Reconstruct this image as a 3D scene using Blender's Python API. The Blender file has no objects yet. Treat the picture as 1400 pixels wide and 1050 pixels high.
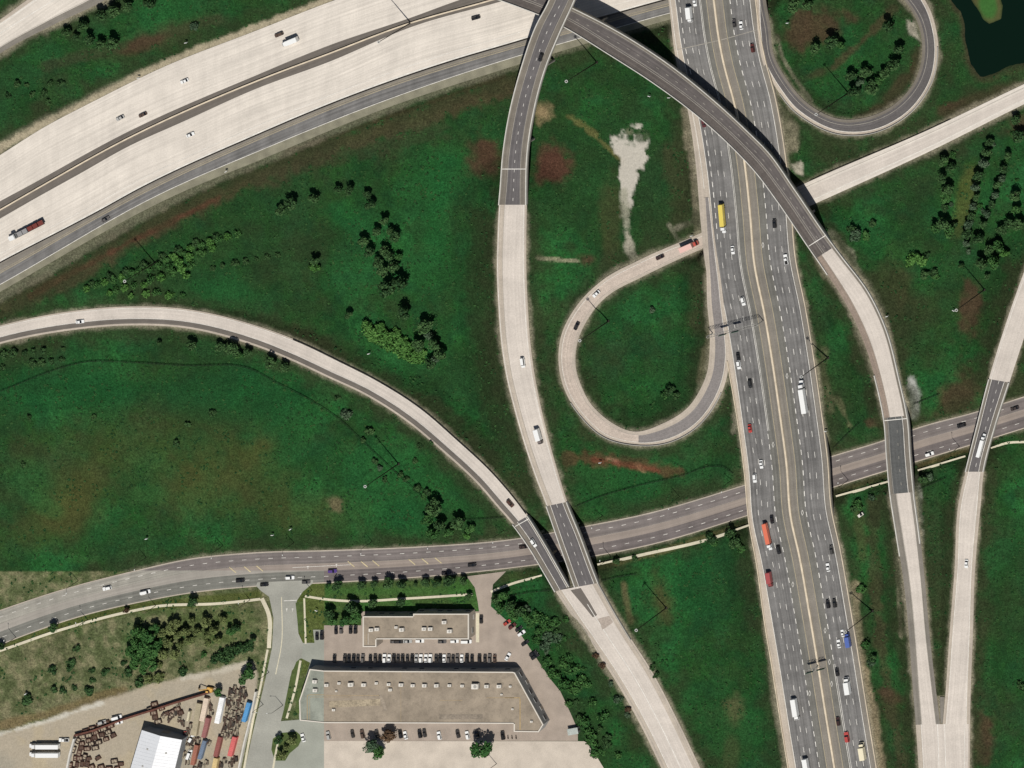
import bpy, math, random
import numpy as np
from mathutils import Vector, Matrix
random.seed(7); rng = np.random.default_rng(11)
SC = bpy.context.scene; COL = SC.collection

# ------------------------------------------------------------------ camera, sky, sun, exposure
S = 0.4                      # metres per photo pixel on the ground
H = 6000.0                   # flying height; the camera looks straight down through a shifted lens
CX, CY = 0.47*H, 0.32*H      # the aircraft stands off to the north-east, so tall things lean south-west
cam = bpy.data.cameras.new('camera'); camo = bpy.data.objects.new('camera', cam); COL.objects.link(camo)
camo.location = (CX, CY, H); cam.sensor_width = 36; cam.lens = 36*H/560.0
cam.shift_x = -CX/560.0; cam.shift_y = -CY/560.0
cam.clip_start = 100; cam.clip_end = 30000
SC.camera = camo
SUN = Vector((0.33, -0.39, 1.0)).normalized()
w = bpy.data.worlds.new('World'); SC.world = w; w.use_nodes = True
nt = w.node_tree; sky = nt.nodes.new('ShaderNodeTexSky'); sky.sky_type = 'NISHITA'; sky.sun_disc = False
sky.sun_elevation = math.asin(SUN.z); sky.sun_rotation = math.radians(140)
nt.links.new(sky.outputs[0], nt.nodes['Background'].inputs[0]); nt.nodes['Background'].inputs[1].default_value = 0.05
sl = bpy.data.lights.new('sun', 'SUN'); sl.energy = 5.0; sl.angle = math.radians(0.5); sl.color = (1.0, 0.965, 0.915)
so = bpy.data.objects.new('sun', sl); COL.objects.link(so); so.location = (200, -240, 600)
so.rotation_euler = (-SUN).to_track_quat('-Z', 'Y').to_euler()
SC.view_settings.view_transform = 'Standard'; SC.view_settings.look = 'None'
SC.view_settings.exposure = -0.12; SC.view_settings.gamma = 1

def W(px, py, z=0.0):
    gx, gy = (px-700)*S, (525-py)*S
    return (gx+(CX-gx)*z/H, gy+(CY-gy)*z/H, z)

# ------------------------------------------------------------------ materials
def lin(c):
    c = c/255.0
    return c/12.92 if c <= 0.04045 else ((c+0.055)/1.055)**2.4
def alb(r, g, b, k=1.38): return tuple(min(0.9, lin(v)/k) for v in (r, g, b))
def nd(t, ty, **kw):
    n = t.nodes.new(ty)
    for k, v in kw.items(): setattr(n, k, v)
    return n
MATS = {}
def mat(name, rgb, rough=0.85, var=0.25, scale=0.6, fine=0.15, streak=0.0, metal=0.0, coord='Object', patch=0.0, seam=None, spec=0.3):
    """rgb = sunlit look of the material; noise-based variation of the base colour"""
    if name in MATS: return MATS[name]
    m = bpy.data.materials.new(name); m.use_nodes = True; t = m.node_tree; L = t.links
    b = t.nodes['Principled BSDF']; b.inputs['Roughness'].default_value = rough; b.inputs['Metallic'].default_value = metal
    b.inputs['Specular IOR Level'].default_value = spec
    tc = nd(t, 'ShaderNodeTexCoord')
    base = alb(*rgb)
    col = nd(t, 'ShaderNodeRGB'); col.outputs[0].default_value = (*base, 1); cur = col.outputs[0]
    if seam:
        x0, y0, rgb2 = seam
        sx = nd(t, 'ShaderNodeSeparateXYZ'); L.new(tc.outputs['Object'], sx.inputs[0])
        a = nd(t, 'ShaderNodeMath', operation='LESS_THAN'); L.new(sx.outputs[0], a.inputs[0]); a.inputs[1].default_value = x0
        c = nd(t, 'ShaderNodeMath', operation='LESS_THAN'); L.new(sx.outputs[1], c.inputs[0]); c.inputs[1].default_value = y0
        mu = nd(t, 'ShaderNodeMath', operation='MULTIPLY'); L.new(a.outputs[0], mu.inputs[0]); L.new(c.outputs[0], mu.inputs[1])
        mx = nd(t, 'ShaderNodeMix', data_type='RGBA'); L.new(mu.outputs[0], mx.inputs['Factor']); L.new(cur, mx.inputs['A'])
        mx.inputs['B'].default_value = (*alb(*rgb2), 1); cur = mx.outputs['Result']
    def mul(cur, src, lo, hi, fmin=0.3, fmax=0.7):
        mr = nd(t, 'ShaderNodeMapRange'); L.new(src, mr.inputs[0]); mr.inputs[1].default_value = fmin; mr.inputs[2].default_value = fmax
        mr.inputs[3].default_value = lo; mr.inputs[4].default_value = hi
        v = nd(t, 'ShaderNodeVectorMath', operation='SCALE'); L.new(cur, v.inputs[0]); L.new(mr.outputs[0], v.inputs['Scale'])
        return v.outputs[0]
    def noise(sc, det=4, vec=None):
        n = nd(t, 'ShaderNodeTexNoise'); n.inputs['Scale'].default_value = sc; n.inputs['Detail'].default_value = det
        L.new(vec if vec is not None else tc.outputs[coord], n.inputs['Vector']); return n.outputs['Fac']
    if var: cur = mul(cur, noise(scale*0.12, 5), 1-var, 1+var)
    if fine: cur = mul(cur, noise(scale*2.2, 3), 1-fine, 1+fine)
    if streak:
        mp = nd(t, 'ShaderNodeMapping'); mp.inputs['Scale'].default_value = (0.9, 0.012, 1); L.new(tc.outputs['UV'], mp.inputs[0])
        cur = mul(cur, noise(1.0, 4, mp.outputs[0]), 1-streak, 1+streak)
        mp2 = nd(t, 'ShaderNodeMapping'); mp2.inputs['Scale'].default_value = (0.05, 0.2, 1); L.new(tc.outputs['UV'], mp2.inputs[0])
        cur = mul(cur, noise(1.0, 3, mp2.outputs[0]), 1-streak*0.5, 1+streak*0.5)
    if patch:
        cur = mul(cur, noise(scale*0.5, 6), 1-patch, 1.0, 0.35, 0.5)
    L.new(cur, b.inputs['Base Color'])
    MATS[name] = m; return m
SEAM = ((443-700)*S, (525-780)*S)  # south-west of this corner, surface colours carry a different light
M_CONC = mat('pale_concrete', (222, 213, 200), streak=0.115, var=0.07, fine=0.07)
M_RAMPC = mat('ramp_concrete', (212, 202, 190), streak=0.09, var=0.08, fine=0.08)
M_CSH = mat('shoulder_concrete', (190, 178, 162), streak=0.12, var=0.1, fine=0.1)
M_ASPH = mat('highway_asphalt', (119, 117, 114), streak=0.3, var=0.14, fine=0.1)
M_DECK = mat('deck_asphalt', (104, 100, 99), streak=0.2, var=0.08, fine=0.06)
M_DECKS = mat('deck_shoulder_asphalt', (124, 117, 106), streak=0.16, var=0.1, fine=0.08)
M_FLY = mat('flyover_asphalt', (99, 93, 90), streak=0.25, var=0.1, fine=0.06)
M_BSH = mat('brown_shoulder_asphalt', (133, 127, 117), streak=0.14, var=0.12, fine=0.1)
M_MED = mat('median_asphalt', (112, 105, 97), streak=0.15, var=0.08, fine=0.06)
M_GSH = mat('grey_green_gravel', (138, 134, 114), var=0.2, fine=0.25, scale=1.5)
M_ART = mat('arterial_asphalt', (113, 105, 102), streak=0.25, var=0.1, fine=0.08, seam=(*SEAM, (122, 121, 113)))
M_ART2 = mat('arterial_asphalt_light', (123, 115, 111), streak=0.22, var=0.1, fine=0.08, seam=(*SEAM, (158, 154, 143)))
M_ARTM = mat('arterial_median_paving', (153, 141, 131), streak=0.12, var=0.08, fine=0.06, seam=(*SEAM, (162, 156, 146)))
M_SIDE = mat('side_road_asphalt', (162, 161, 150), var=0.15, fine=0.08, seam=None)
M_WALK = mat('pavement_concrete', (214, 206, 180), var=0.12, fine=0.1)
M_LOT = mat('parking_lot_paving', (169, 155, 141), var=0.14, fine=0.12, scale=1.2)
M_LOTG = mat('lot_paving_other_light', (160, 162, 150), var=0.12, fine=0.06)  # same lot, tinted for the different light of the south-west patch
M_PAD = mat('pale_lot_concrete', (206, 194, 178), var=0.12, fine=0.1, scale=1.0)
M_WHITE = mat('road_paint_white', (234, 230, 220), var=0.2, fine=0.25, scale=3)
M_FAINT = mat('road_paint_worn', (168, 162, 150), var=0.2, fine=0.25, scale=3)
M_YEL = mat('road_paint_yellow', (178, 166, 138), var=0.2, fine=0.2, scale=3)
M_YELB = mat('road_paint_bright_yellow', (208, 193, 152), var=0.2, fine=0.2, scale=3)
M_BARR = mat('barrier_concrete', (222, 206, 180), var=0.15, fine=0.15, scale=2)
M_PARA = mat('parapet_concrete', (212, 208, 198), var=0.12, fine=0.1, scale=2)
M_GIRD = mat('girder_concrete', (150, 144, 134), var=0.2, fine=0.1)
M_STEEL = mat('dark_weathered_steel', (52, 47, 38), rough=0.6, var=0.1, fine=0)
M_GALV = mat('galvanised_steel', (176, 174, 166), rough=0.5, var=0.1, fine=0)
M_LAMP = mat('lamp_housing', (228, 228, 222), rough=0.4, var=0, fine=0)
M_FENCE = mat('dark_fence_wire', (30, 42, 27), var=0.2, fine=0)
M_TYRE = mat('tyre_rubber', (32, 31, 30), var=0, fine=0)
M_GLASS = mat('car_glass', (26, 29, 33), rough=0.08, var=0, fine=0, spec=0.5)
M_BARK = mat('bark', (70, 58, 44), var=0.2, fine=0.2, scale=4)

def water_mat():
    m = bpy.data.materials.new('pond_water'); m.use_nodes = True; b = m.node_tree.nodes['Principled BSDF']
    b.inputs['Base Color'].default_value = (*alb(11, 29, 21), 1); b.inputs['Roughness'].default_value = 0.2; b.inputs['Specular IOR Level'].default_value = 0.06
    n = m.node_tree.nodes.new('ShaderNodeTexNoise'); n.inputs['Scale'].default_value = 0.8
    bp = m.node_tree.nodes.new('ShaderNodeBump'); bp.inputs['Strength'].default_value = 0.15
    m.node_tree.links.new(n.outputs[0], bp.inputs['Height']); m.node_tree.links.new(bp.outputs[0], b.inputs['Normal']); return m
M_WATER = water_mat()
def leaf_mat(name, c1, c2):
    m = bpy.data.materials.new(name); m.use_nodes = True; t = m.node_tree; b = t.nodes['Principled BSDF']
    b.inputs['Roughness'].default_value = 0.8; b.inputs['Specular IOR Level'].default_value = 0.15
    at = nd(t, 'ShaderNodeAttribute', attribute_name='leaf'); oi = nd(t, 'ShaderNodeObjectInfo')
    ad = nd(t, 'ShaderNodeMath', operation='MULTIPLY_ADD'); t.links.new(oi.outputs['Random'], ad.inputs[0]); ad.inputs[1].default_value = 0.5
    t.links.new(at.outputs['Fac'], ad.inputs[2])
    sb = nd(t, 'ShaderNodeMath', operation='SUBTRACT'); t.links.new(ad.outputs[0], sb.inputs[0]); sb.inputs[1].default_value = 0.25; sb.use_clamp = True
    mx = nd(t, 'ShaderNodeMix', data_type='RGBA'); t.links.new(sb.outputs[0], mx.inputs['Factor'])
    mx.inputs['A'].default_value = (*alb(*c1), 1); mx.inputs['B'].default_value = (*alb(*c2), 1)
    t.links.new(mx.outputs['Result'], b.inputs['Base Color']); return m
LEAF = {'olive': leaf_mat('olive_foliage', (88, 102, 58), (126, 136, 84)),
        'dark': leaf_mat('dark_foliage', (36, 66, 36), (80, 112, 64)),
        'mid': leaf_mat('mid_foliage', (42, 84, 40), (80, 120, 62)),
        'light': leaf_mat('light_foliage', (60, 104, 44), (98, 142, 70)),
        'grey': leaf_mat('grey_green_foliage', (58, 84, 58), (98, 118, 90)),
        'brown': leaf_mat('brown_foliage', (74, 56, 44), (110, 88, 66))}

# ------------------------------------------------------------------ mesh helpers
class MB:
    def __init__(s): s.v = []; s.f = []; s.m = []; s.uv = []; s.mats = []
    def mi(s, m):
        if m not in s.mats: s.mats.append(m)
        return s.mats.index(m)
    def face(s, pts, m, uv=None):
        i = len(s.v); s.v += [tuple(p) for p in pts]; s.f.append(list(range(i, i+len(pts)))); s.m.append(s.mi(m))
        s.uv += uv if uv else [(0, 0)]*len(pts)
    def box(s, c, size, m, rz=0.0, taper=1.0, taper_y=None):
        hx, hy, hz = size[0]/2, size[1]/2, size[2]/2; ty = taper if taper_y is None else taper_y
        ca, sa = math.cos(rz), math.sin(rz); P = []
        for z, kx, ky in ((-hz, 1, 1), (hz, taper, ty)):
            for x, y in ((-hx, -hy), (hx, -hy), (hx, hy), (-hx, hy)):
                x2, y2 = x*kx, y*ky
                P.append((c[0]+x2*ca-y2*sa, c[1]+x2*sa+y2*ca, c[2]+z))
        for q in ((3, 2, 1, 0), (4, 5, 6, 7), (0, 1, 5, 4), (1, 2, 6, 5), (2, 3, 7, 6), (3, 0, 4, 7)):
            s.face([P[k] for k in q], m)
    def tube(s, a, b, r0, r1, m, n=8):
        a, b = Vector(a), Vector(b); d = (b-a).normalized(); u = d.orthogonal().normalized(); v = d.cross(u)
        A = [a+(u*math.cos(2*math.pi*k/n)+v*math.sin(2*math.pi*k/n))*r0 for k in range(n)]
        B = [b+(u*math.cos(2*math.pi*k/n)+v*math.sin(2*math.pi*k/n))*r1 for k in range(n)]
        for k in range(n): s.face([A[k], A[(k+1) % n], B[(k+1) % n], B[k]], m)
        s.face(B, m); s.face(A[::-1], m)
    def prism(s, outline, z0, z1, m, mtop=None, inset=None):
        """outline = list of (x,y); optional inset of the top (bevelled edge)"""
        n = len(outline); cx = sum(p[0] for p in outline)/n; cy = sum(p[1] for p in outline)/n
        k = 1.0 if inset is None else inset
        A = [(x, y, z0) for x, y in outline]; B = [(cx+(x-cx)*k, cy+(y-cy)*k, z1) for x, y in outline]
        for i in range(n): s.face([A[i], A[(i+1) % n], B[(i+1) % n], B[i]], m)
        s.face(B, mtop or m); s.face(A[::-1], m)
    def strip(s, A, B, m, dz=0.0, vlen=None):
        """ribbon between two (n,3) arrays in photo px + height, mapped to the world"""
        wa = [W(p[0], p[1], p[2]+dz) for p in A]; wb = [W(p[0], p[1], p[2]+dz) for p in B]
        v = 0.0; u1 = 0.0
        for i in range(len(wa)-1):
            wd = math.dist(wa[i], wb[i]); wd2 = math.dist(wa[i+1], wb[i+1]); st = math.dist(wa[i], wa[i+1])
            o = (A[i][0]*7.3) % 1*0
            s.face([wa[i], wb[i], wb[i+1], wa[i+1]], m, [(o, v), (wd, v), (wd2, v+st), (o, v+st)]); v += st
    def wall(s, A, m, z0, z1, width):
        """solid wall of given thickness along a px polyline with height offsets z0..z1 above each point"""
        wp = [Vector(W(p[0], p[1], p[2])) for p in A]; n = len(wp); Lp = []; Rp = []
        for i in range(n):
            d = (wp[min(i+1, n-1)]-wp[max(i-1, 0)]); d.z = 0; d.normalize(); q = Vector((-d.y, d.x, 0))*width/2
            Lp.append(wp[i]+q); Rp.append(wp[i]-q)
        up0, up1 = Vector((0, 0, z0)), Vector((0, 0, z1))
        for i in range(n-1):
            s.face([Lp[i]+up1, Rp[i]+up1, Rp[i+1]+up1, Lp[i+1]+up1], m)
            s.face([Lp[i]+up0, Lp[i]+up1, Lp[i+1]+up1, Lp[i+1]+up0], m)
            s.face([Rp[i]+up0, Rp[i+1]+up0, Rp[i+1]+up1, Rp[i]+up1], m)
            s.face([Lp[i]+up0, Lp[i+1]+up0, Rp[i+1]+up0, Rp[i]+up0], m)
        for i in (0, n-1): s.face([Lp[i]+up0, Rp[i]+up0, Rp[i]+up1, Lp[i]+up1], m)
    def mesh(s, name):
        me = bpy.data.meshes.new(name); me.from_pydata(s.v, [], s.f)
        for m in s.mats: me.materials.append(m)
        me.polygons.foreach_set('material_index', s.m)
        uvl = me.uv_layers.new(name='uv'); uvl.data.foreach_set('uv', np.array(s.uv, dtype=np.float32).ravel())
        me.update(); return me
    def build(s, name, parent=None, **kw):
        o = bpy.data.objects.new(name, s.mesh(name)); COL.objects.link(o)
        if parent: o.parent = parent
        tag(o, **kw); return o
def tag(o, label=None, cat=None, group=None, kind=None):
    if label: o['label'] = label
    if cat: o['category'] = cat
    if group: o['group'] = group
    if kind: o['kind'] = kind
def empty(name, loc, rz=0.0, label=None, cat=None, group=None):
    o = bpy.data.objects.new(name, None); COL.objects.link(o); o.location = loc; o.rotation_euler = (0, 0, rz)
    o.empty_display_size = 0.5; tag(o, label, cat, group); return o
def child(name, me, parent, loc=(0, 0, 0), rot=(0, 0, 0)):
    o = bpy.data.objects.new(name, me); COL.objects.link(o); o.parent = parent; o.location = loc; o.rotation_euler = rot; return o

# ------------------------------------------------------------------ curves and roads
def cr(pts, step=4.0):
    P = np.array(pts, float); out = []
    for i in range(len(P)-1):
        p0, p1, p2, p3 = P[max(i-1, 0)], P[i], P[i+1], P[min(i+2, len(P)-1)]
        if i == 0: p0 = 2*p1-p2
        if i == len(P)-2: p3 = 2*p2-p1
        d = np.linalg.norm((p2-p1)[:2]); n = max(1, int(round(d/step)))
        d0 = max(1e-6, np.linalg.norm((p1-p0)[:2])); d2 = max(1e-6, np.linalg.norm((p3-p2)[:2])); d = max(d, 1e-6)
        m1 = ((p1-p0)/d0*d + (p2-p1)/d*d0)/(d0+d)*d; m2 = ((p2-p1)/d*d2 + (p3-p2)/d2*d)/(d+d2)*d
        for k in range(n):
            t = k/n; out.append((2*t**3-3*t**2+1)*p1+(t**3-2*t**2+t)*m1+(-2*t**3+3*t**2)*p2+(t**3-t**2)*m2)
    out.append(P[-1]); return np.array(out)
class Road:
    def __init__(s, st, step=4.0):
        s.st = st; s.d = cr(st, step); s.n = len(s.d)
        s.c = (s.d[:, 0:2]+s.d[:, 2:4])/2; s.hw = np.linalg.norm(s.d[:, 2:4]-s.d[:, 0:2], axis=1)/2; s.z = s.d[:, 4]
    def idx(s, px, py): return int(np.argmin((s.c[:, 0]-px)**2+(s.c[:, 1]-py)**2))
    def line(s, spec, i0=0, i1=None):
        d = s.d[i0:i1]; L, R = d[:, 0:2], d[:, 2:4]; u = R-L; w_ = np.linalg.norm(u, axis=1, keepdims=True); u = u/w_
        if isinstance(spec, tuple):
            k, off = spec
            p = L+u*off if k == 'l' else (R-u*off if k == 'r' else (L+R)/2+u*off)
        else: p = L+(R-L)*spec
        return np.column_stack([p, d[:, 4]])
    def strips(s, mb, specs, i0=0, i1=None, dz=0.0):
        for a, b, m in specs: mb.strip(s.line(a, i0, i1), s.line(b, i0, i1), m, dz)
    def sides(s, mb, m, i0=0, i1=None, th=0.6):
        for sp in (0.0, 1.0):
            A = s.line(sp, i0, i1); B = A.copy(); B[:, 2] -= th
            wa = [W(*p) for p in A]; wb = [(x, y, z-th) for x, y, z in wa]
            for i in range(len(wa)-1): mb.face([wa[i], wa[i+1], wb[i+1], wb[i]], m)
        A = [W(*p) for p in s.line(0.0, i0, i1)]; B = [W(*p) for p in s.line(1.0, i0, i1)]
        for i in range(len(A)-1): mb.face([(p[0], p[1], p[2]-th) for p in (A[i], B[i], B[i+1], A[i+1])], m)
        for k in (0, -1): mb.face([A[k], B[k], (B[k][0], B[k][1], B[k][2]-th), (A[k][0], A[k][1], A[k][2]-th)], m)
def mark(mb, P, wid, m, dash=None, gap=None, dz=0.05, phase=0.0):
    """painted line along px polyline P, width in px"""
    P = np.array(P, float); seg = np.linalg.norm(np.diff(P[:, :2], axis=0), axis=1); cum = np.concatenate([[0], np.cumsum(seg)])
    def at(s_):
        return np.array([np.interp(s_, cum, P[:, k]) for k in range(3)])
    def rib(s0, s1):
        n = max(1, int((s1-s0)/4)); ss = np.linspace(s0, s1, n+1); Q = np.array([at(x) for x in ss])
        d = np.gradient(Q[:, :2], axis=0); d /= np.maximum(1e-9, np.linalg.norm(d, axis=1, keepdims=True)); q = np.column_stack([-d[:, 1], d[:, 0]])*wid/2
        A = Q.copy(); B = Q.copy(); A[:, :2] += q; B[:, :2] -= q; mb.strip(A, B, m, dz)
    if dash is None: rib(0, cum[-1])
    else:
        x = phase
        while x+dash < cum[-1]: rib(x, x+dash); x += dash+gap

# D: the grey divided highway running north-south. (y, x of median barrier, left edge offset, z)
Dst = [(-110, 957, -60, 6), (0, 976, -61, 6), (50, 982.5, -62, 6), (86, 989.5, -63, 6), (143, 1004.5, -64, 6.1), (218, 1017.5, -66, 6.2), (290, 1025.5, -68, 6.4),
       (360, 1031.5, -66, 6.6), (430, 1045.5, -62, 6.9), (500, 1057, -60, 7.4), (570, 1067, -58, 8.1), (635, 1075.5, -58, 8.5), (705, 1081, -57, 8.5),
       (760, 1093, -59, 8.3), (840, 1107, -62, 7.6), (900, 1117, -62, 6.8), (970, 1128, -62, 6), (1050, 1141, -62, 5), (1150, 1157, -62, 4)]
D = Road([(xc+lo, y+9, xc+57, y-9, z) for y, xc, lo, z in Dst])
def doff(o):
    """line at perpendicular-ish px offset o from the highway median barrier"""
    P = D.line(1.0); u = D.d[:, 2:4]-D.d[:, 0:2]; u = u/np.linalg.norm(u, axis=1, keepdims=True)
    P[:, :2] += u*(o-57); return P
A_ = Road([(765, -80, 812, -80, 22), (751, 0, 786, 0, 21.3), (733, 35, 767, 42, 20), (713, 92, 745, 97, 18), (698, 148, 731, 150, 16), (687.5, 212, 721.5, 212, 13.5),
           (684, 258, 720, 258, 12), (682, 280, 720, 280, 11.5), (680, 320, 719.5, 320, 11), (679, 365, 719.5, 365, 10.5), (681, 420, 721.5, 418, 10.3), (685, 470, 725, 468, 10),
           (692, 515, 730.5, 510, 10), (703, 560, 739, 554, 10), (715, 602, 749, 596, 10), (731, 650, 762, 643, 10), (747, 692, 775.5, 686, 9.8),
           (763, 738, 794, 732, 9.6), (779, 783, 811, 778, 9.2), (786, 803, 818.5, 797, 9)])
B_ = Road([(-100, 478, -100, 506, 0), (0, 445, 1, 470, 0), (100, 425, 101, 451, 0.3), (175, 419, 175, 445, 0.8), (250, 422, 248, 448, 1.3), (350, 445, 343, 471, 2.5), (412, 468, 401, 494, 3.5),
           (462, 492, 448, 516, 4.5), (517, 520, 501, 541, 5.5), (575, 557, 557, 577, 7), (625, 600, 606, 618, 8), (675, 647, 655, 664, 8.8), (701, 677, 680, 693, 9), (722, 705, 701, 717, 9.2),
           (742, 737, 723, 748, 9.3), (762, 772, 744, 783, 9.2), (779, 802, 759, 809, 9)])
C_ = Road([(600, -62, 588, -36, 12), (660, -38, 650, -12, 13), (720, -16, 708, 9, 14), (752, -4, 739, 21, 14.3), (785, 11, 770, 36, 14.6), (850, 45, 834, 75, 14.8), (912, 85, 893, 113, 14.6), (975, 135, 952, 157, 14.3),
           (1025, 181, 1000, 200, 14), (1050, 206, 1027, 228, 13.6), (1087, 258, 1063, 275, 12), (1130, 321, 1105, 337, 10), (1151, 349, 1125, 366, 9.6), (1189, 400, 1158, 418, 9.3), (1211, 446, 1178, 460, 9.2),
           (1230, 517, 1198, 524, 9.2), (1242, 576, 1209, 579, 9.3), (1245, 620, 1212, 622, 9.4), (1249, 665, 1216, 668, 9), (1257, 727, 1225, 728, 8), (1264, 790, 1235, 792, 6.8), (1271, 870, 1243, 872, 5.2), (1279, 940, 1248, 942, 3.8), (1285, 990, 1252, 991, 3)])
E_ = Road([(1448, 255, 1478, 275, 6), (1400, 372, 1426, 388, 7), (1375, 443, 1404, 450, 8), (1352, 518, 1380, 523, 8.6), (1335, 585, 1360, 586, 8.8), (1320, 645, 1345, 645, 8.6), (1311, 685, 1341, 687, 8.1), (1305, 780, 1333, 780, 6.5),
           (1298, 870, 1330, 870, 5), (1293, 944, 1327, 944, 3.8), (1289, 990, 1326, 990, 3)])
CE = Road([(1252, 990, 1326.5, 990, 3), (1256, 1050, 1325.5, 1050, 2), (1262, 1160, 1322, 1160, 0.6)])
AB = Road([(759, 808, 818.5, 796.5, 9), (781, 841, 838, 832, 8.3), (803, 873, 857, 864, 7.5), (839, 927, 892, 919, 6.3), (875, 990, 926, 984, 5), (906, 1054, 955, 1045, 4), (950, 1150, 1000, 1140, 3)])
FH = Road([(1520, 59, 1520, 86, 0), (1400, 115, 1401, 142, 0), (1275, 175, 1277, 204, 0), (1100, 251, 1113, 279, 0.2), (1030, 284, 1040, 312, 0), (955, 320, 961, 340, 0), (875, 355, 879, 378, 0.3), (825, 382, 834, 402, 1),
           (787, 420, 807, 431, 2), (767, 460, 790, 466, 3), (764, 500, 787, 500, 3.6), (775, 540, 797, 533, 4.4), (795, 570, 811, 556, 4.9), (825, 597, 838, 579, 5.4), (873, 609, 873, 590, 6), (912, 606, 906, 579, 6.3), (950, 587, 936, 561, 6.6),
           (982, 547, 958, 531, 6.9), (993, 518, 967, 508, 7.2), (997, 488, 970, 482, 7.36), (994, 450, 970, 448, 7.09), (990, 420, 967, 418, 6.92), (985, 380, 966, 378, 6.74), (979, 340, 964.5, 339, 6.6), (974, 300, 963, 300, 6.48), (970, 270, 962, 270, 6.42)])
G_ = Road([(1046, -60, 1030, -60, 6.05), (1046.5, 0, 1033.5, 0, 6.06), (1053, 36, 1036, 45, 6.1), (1057, 72, 1043, 86, 6), (1076, 109, 1062, 122, 5), (1105, 142, 1092, 157, 4), (1150, 163, 1148, 184, 2.8), (1190, 159, 1199, 181, 1.8),
           (1225, 141, 1244, 156, 1), (1250, 112, 1273, 117, 0.5), (1261, 70, 1283, 68, 0.3), (1255, 32, 1276, 25, 0.2), (1236, 0, 1262, -4, 0), (1205, -28, 1232, -42, 0), (1150, -50, 1165, -75, 0)])
J_ = Road([(-120, 880, -110, 932, 0), (0, 834, 8, 879, 0), (95, 803, 104, 845, 0), (185, 780, 190, 824, 0), (258, 764, 262, 811, 0), (350, 755, 352, 802, 0), (450, 752, 452, 797, 0), (575, 747, 578, 789, 0), (700, 737, 706, 776, 0), (800, 719, 811, 761, 0),
           (875, 704, 886, 746, 0), (1020, 662, 1032, 702, 0), (1135, 624, 1148, 664, 0), (1210, 601, 1222, 641, 0), (1250, 586, 1265, 628, 0), (1337, 562, 1346, 603, 0), (1400, 542, 1410, 583, 0), (1520, 508, 1530, 550, 0)])
TL = Road([(-110, 96, -80, 135, 0), (0, 27, 22, 60, 0), (37, 0, 75, 33, 0), (95, -40, 140, 2, 0), (170, -85, 210, -45, 0)])
FWX = np.arange(-110, 1121, 6.0)
def fw(pts):
    q = cr(pts, 6.0); return np.column_stack([FWX, np.interp(FWX, q[:, 0], q[:, 1]), np.zeros(len(FWX))])
FW = {'U': fw([(-110, 280), (0, 212), (62, 173), (125, 140), (225, 91), (350, 42), (450, 3), (530, -25), (700, -78), (1120, -190)]),
      'mu': fw([(-110, 336), (0, 275), (30, 259), (175, 180), (350, 103), (450, 62), (562, 24), (625, 1), (700, -22), (1120, -130)]),
      'b': fw([(-110, 349), (0, 287), (47, 260), (175, 189), (350, 111), (450, 73), (562, 31), (657, 4), (700, -8), (1120, -112)]),
      'ml': fw([(-110, 362), (0, 299), (47, 272), (110, 237), (175, 200.5), (250, 166.5), (350, 121.5), (450, 84.5), (565, 36), (685, 2), (800, -32), (1120, -112)]),
      'lc': fw([(-110, 418), (0, 358), (140, 285), (187, 259), (350, 184), (470, 134), (625, 80), (700, 58), (760, 40), (850, 15), (915, -3), (1120, -55)]),
      'sb': fw([(-110, 436), (0, 374), (205, 260), (350, 193), (525, 122), (700, 67), (780, 45), (915, 8), (1120, -43)]),
      'wl': fw([(-110, 450), (0, 389), (232, 259), (350, 208), (525, 138), (700, 79), (790, 53), (915, 18), (1120, -32)]),
      'o': fw([(-110, 462), (0, 399), (257, 259), (350, 221), (525, 149), (700, 91), (790, 63), (915, 27), (1120, -22)])}
FWR = Road([(FW['U'][i, 0], FW['U'][i, 1], FW['o'][i, 0], FW['o'][i, 1], 0) for i in range(0, len(FWX), 5)])

# ------------------------------------------------------------------ ground height and colour
def axis(a, b, st, far):
    core = np.arange(a, b+st/2, st); k = np.array([8, 20, 40, 80, 160, 400, 1000, 2500])
    k = k[k <= far]
    return np.concatenate([a-k[::-1], core, b+k])
GX = axis(-130, 1530, 2.5, 2500); GY = axis(-120, 1170, 2.5, 2500)
XX, YY = np.meshgrid(GX, GY); SH = XX.shape
def vnoise(scale, seed, oct=4):
    r = np.random.default_rng(seed); tot = np.zeros(SH); amp = 1; sm = 0
    for o in range(oct):
        n = 512; lat = r.random((n, n)); x = (XX/scale*2**o) % n; y = (YY/scale*2**o) % n
        xi = x.astype(int) % n; yi = y.astype(int) % n; fx = x-np.floor(x); fy = y-np.floor(y)
        fx = fx*fx*(3-2*fx); fy = fy*fy*(3-2*fy); x1 = (xi+1) % n; y1 = (yi+1) % n
        tot += amp*((lat[yi, xi]*(1-fx)+lat[yi, x1]*fx)*(1-fy)+(lat[y1, xi]*(1-fx)+lat[y1, x1]*fx)*fy); sm += amp; amp *= 0.5
    return tot/sm
def inpoly(poly):
    P = np.array(poly, float); ins = np.zeros(SH, bool); j = len(P)-1
    for i in range(len(P)):
        xi, yi = P[i]; xj, yj = P[j]
        if yi != yj: ins ^= ((yi > YY) != (yj > YY)) & (XX < (xj-xi)*(YY-yi)/(yj-yi)+xi)
        j = i
    return ins
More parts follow.
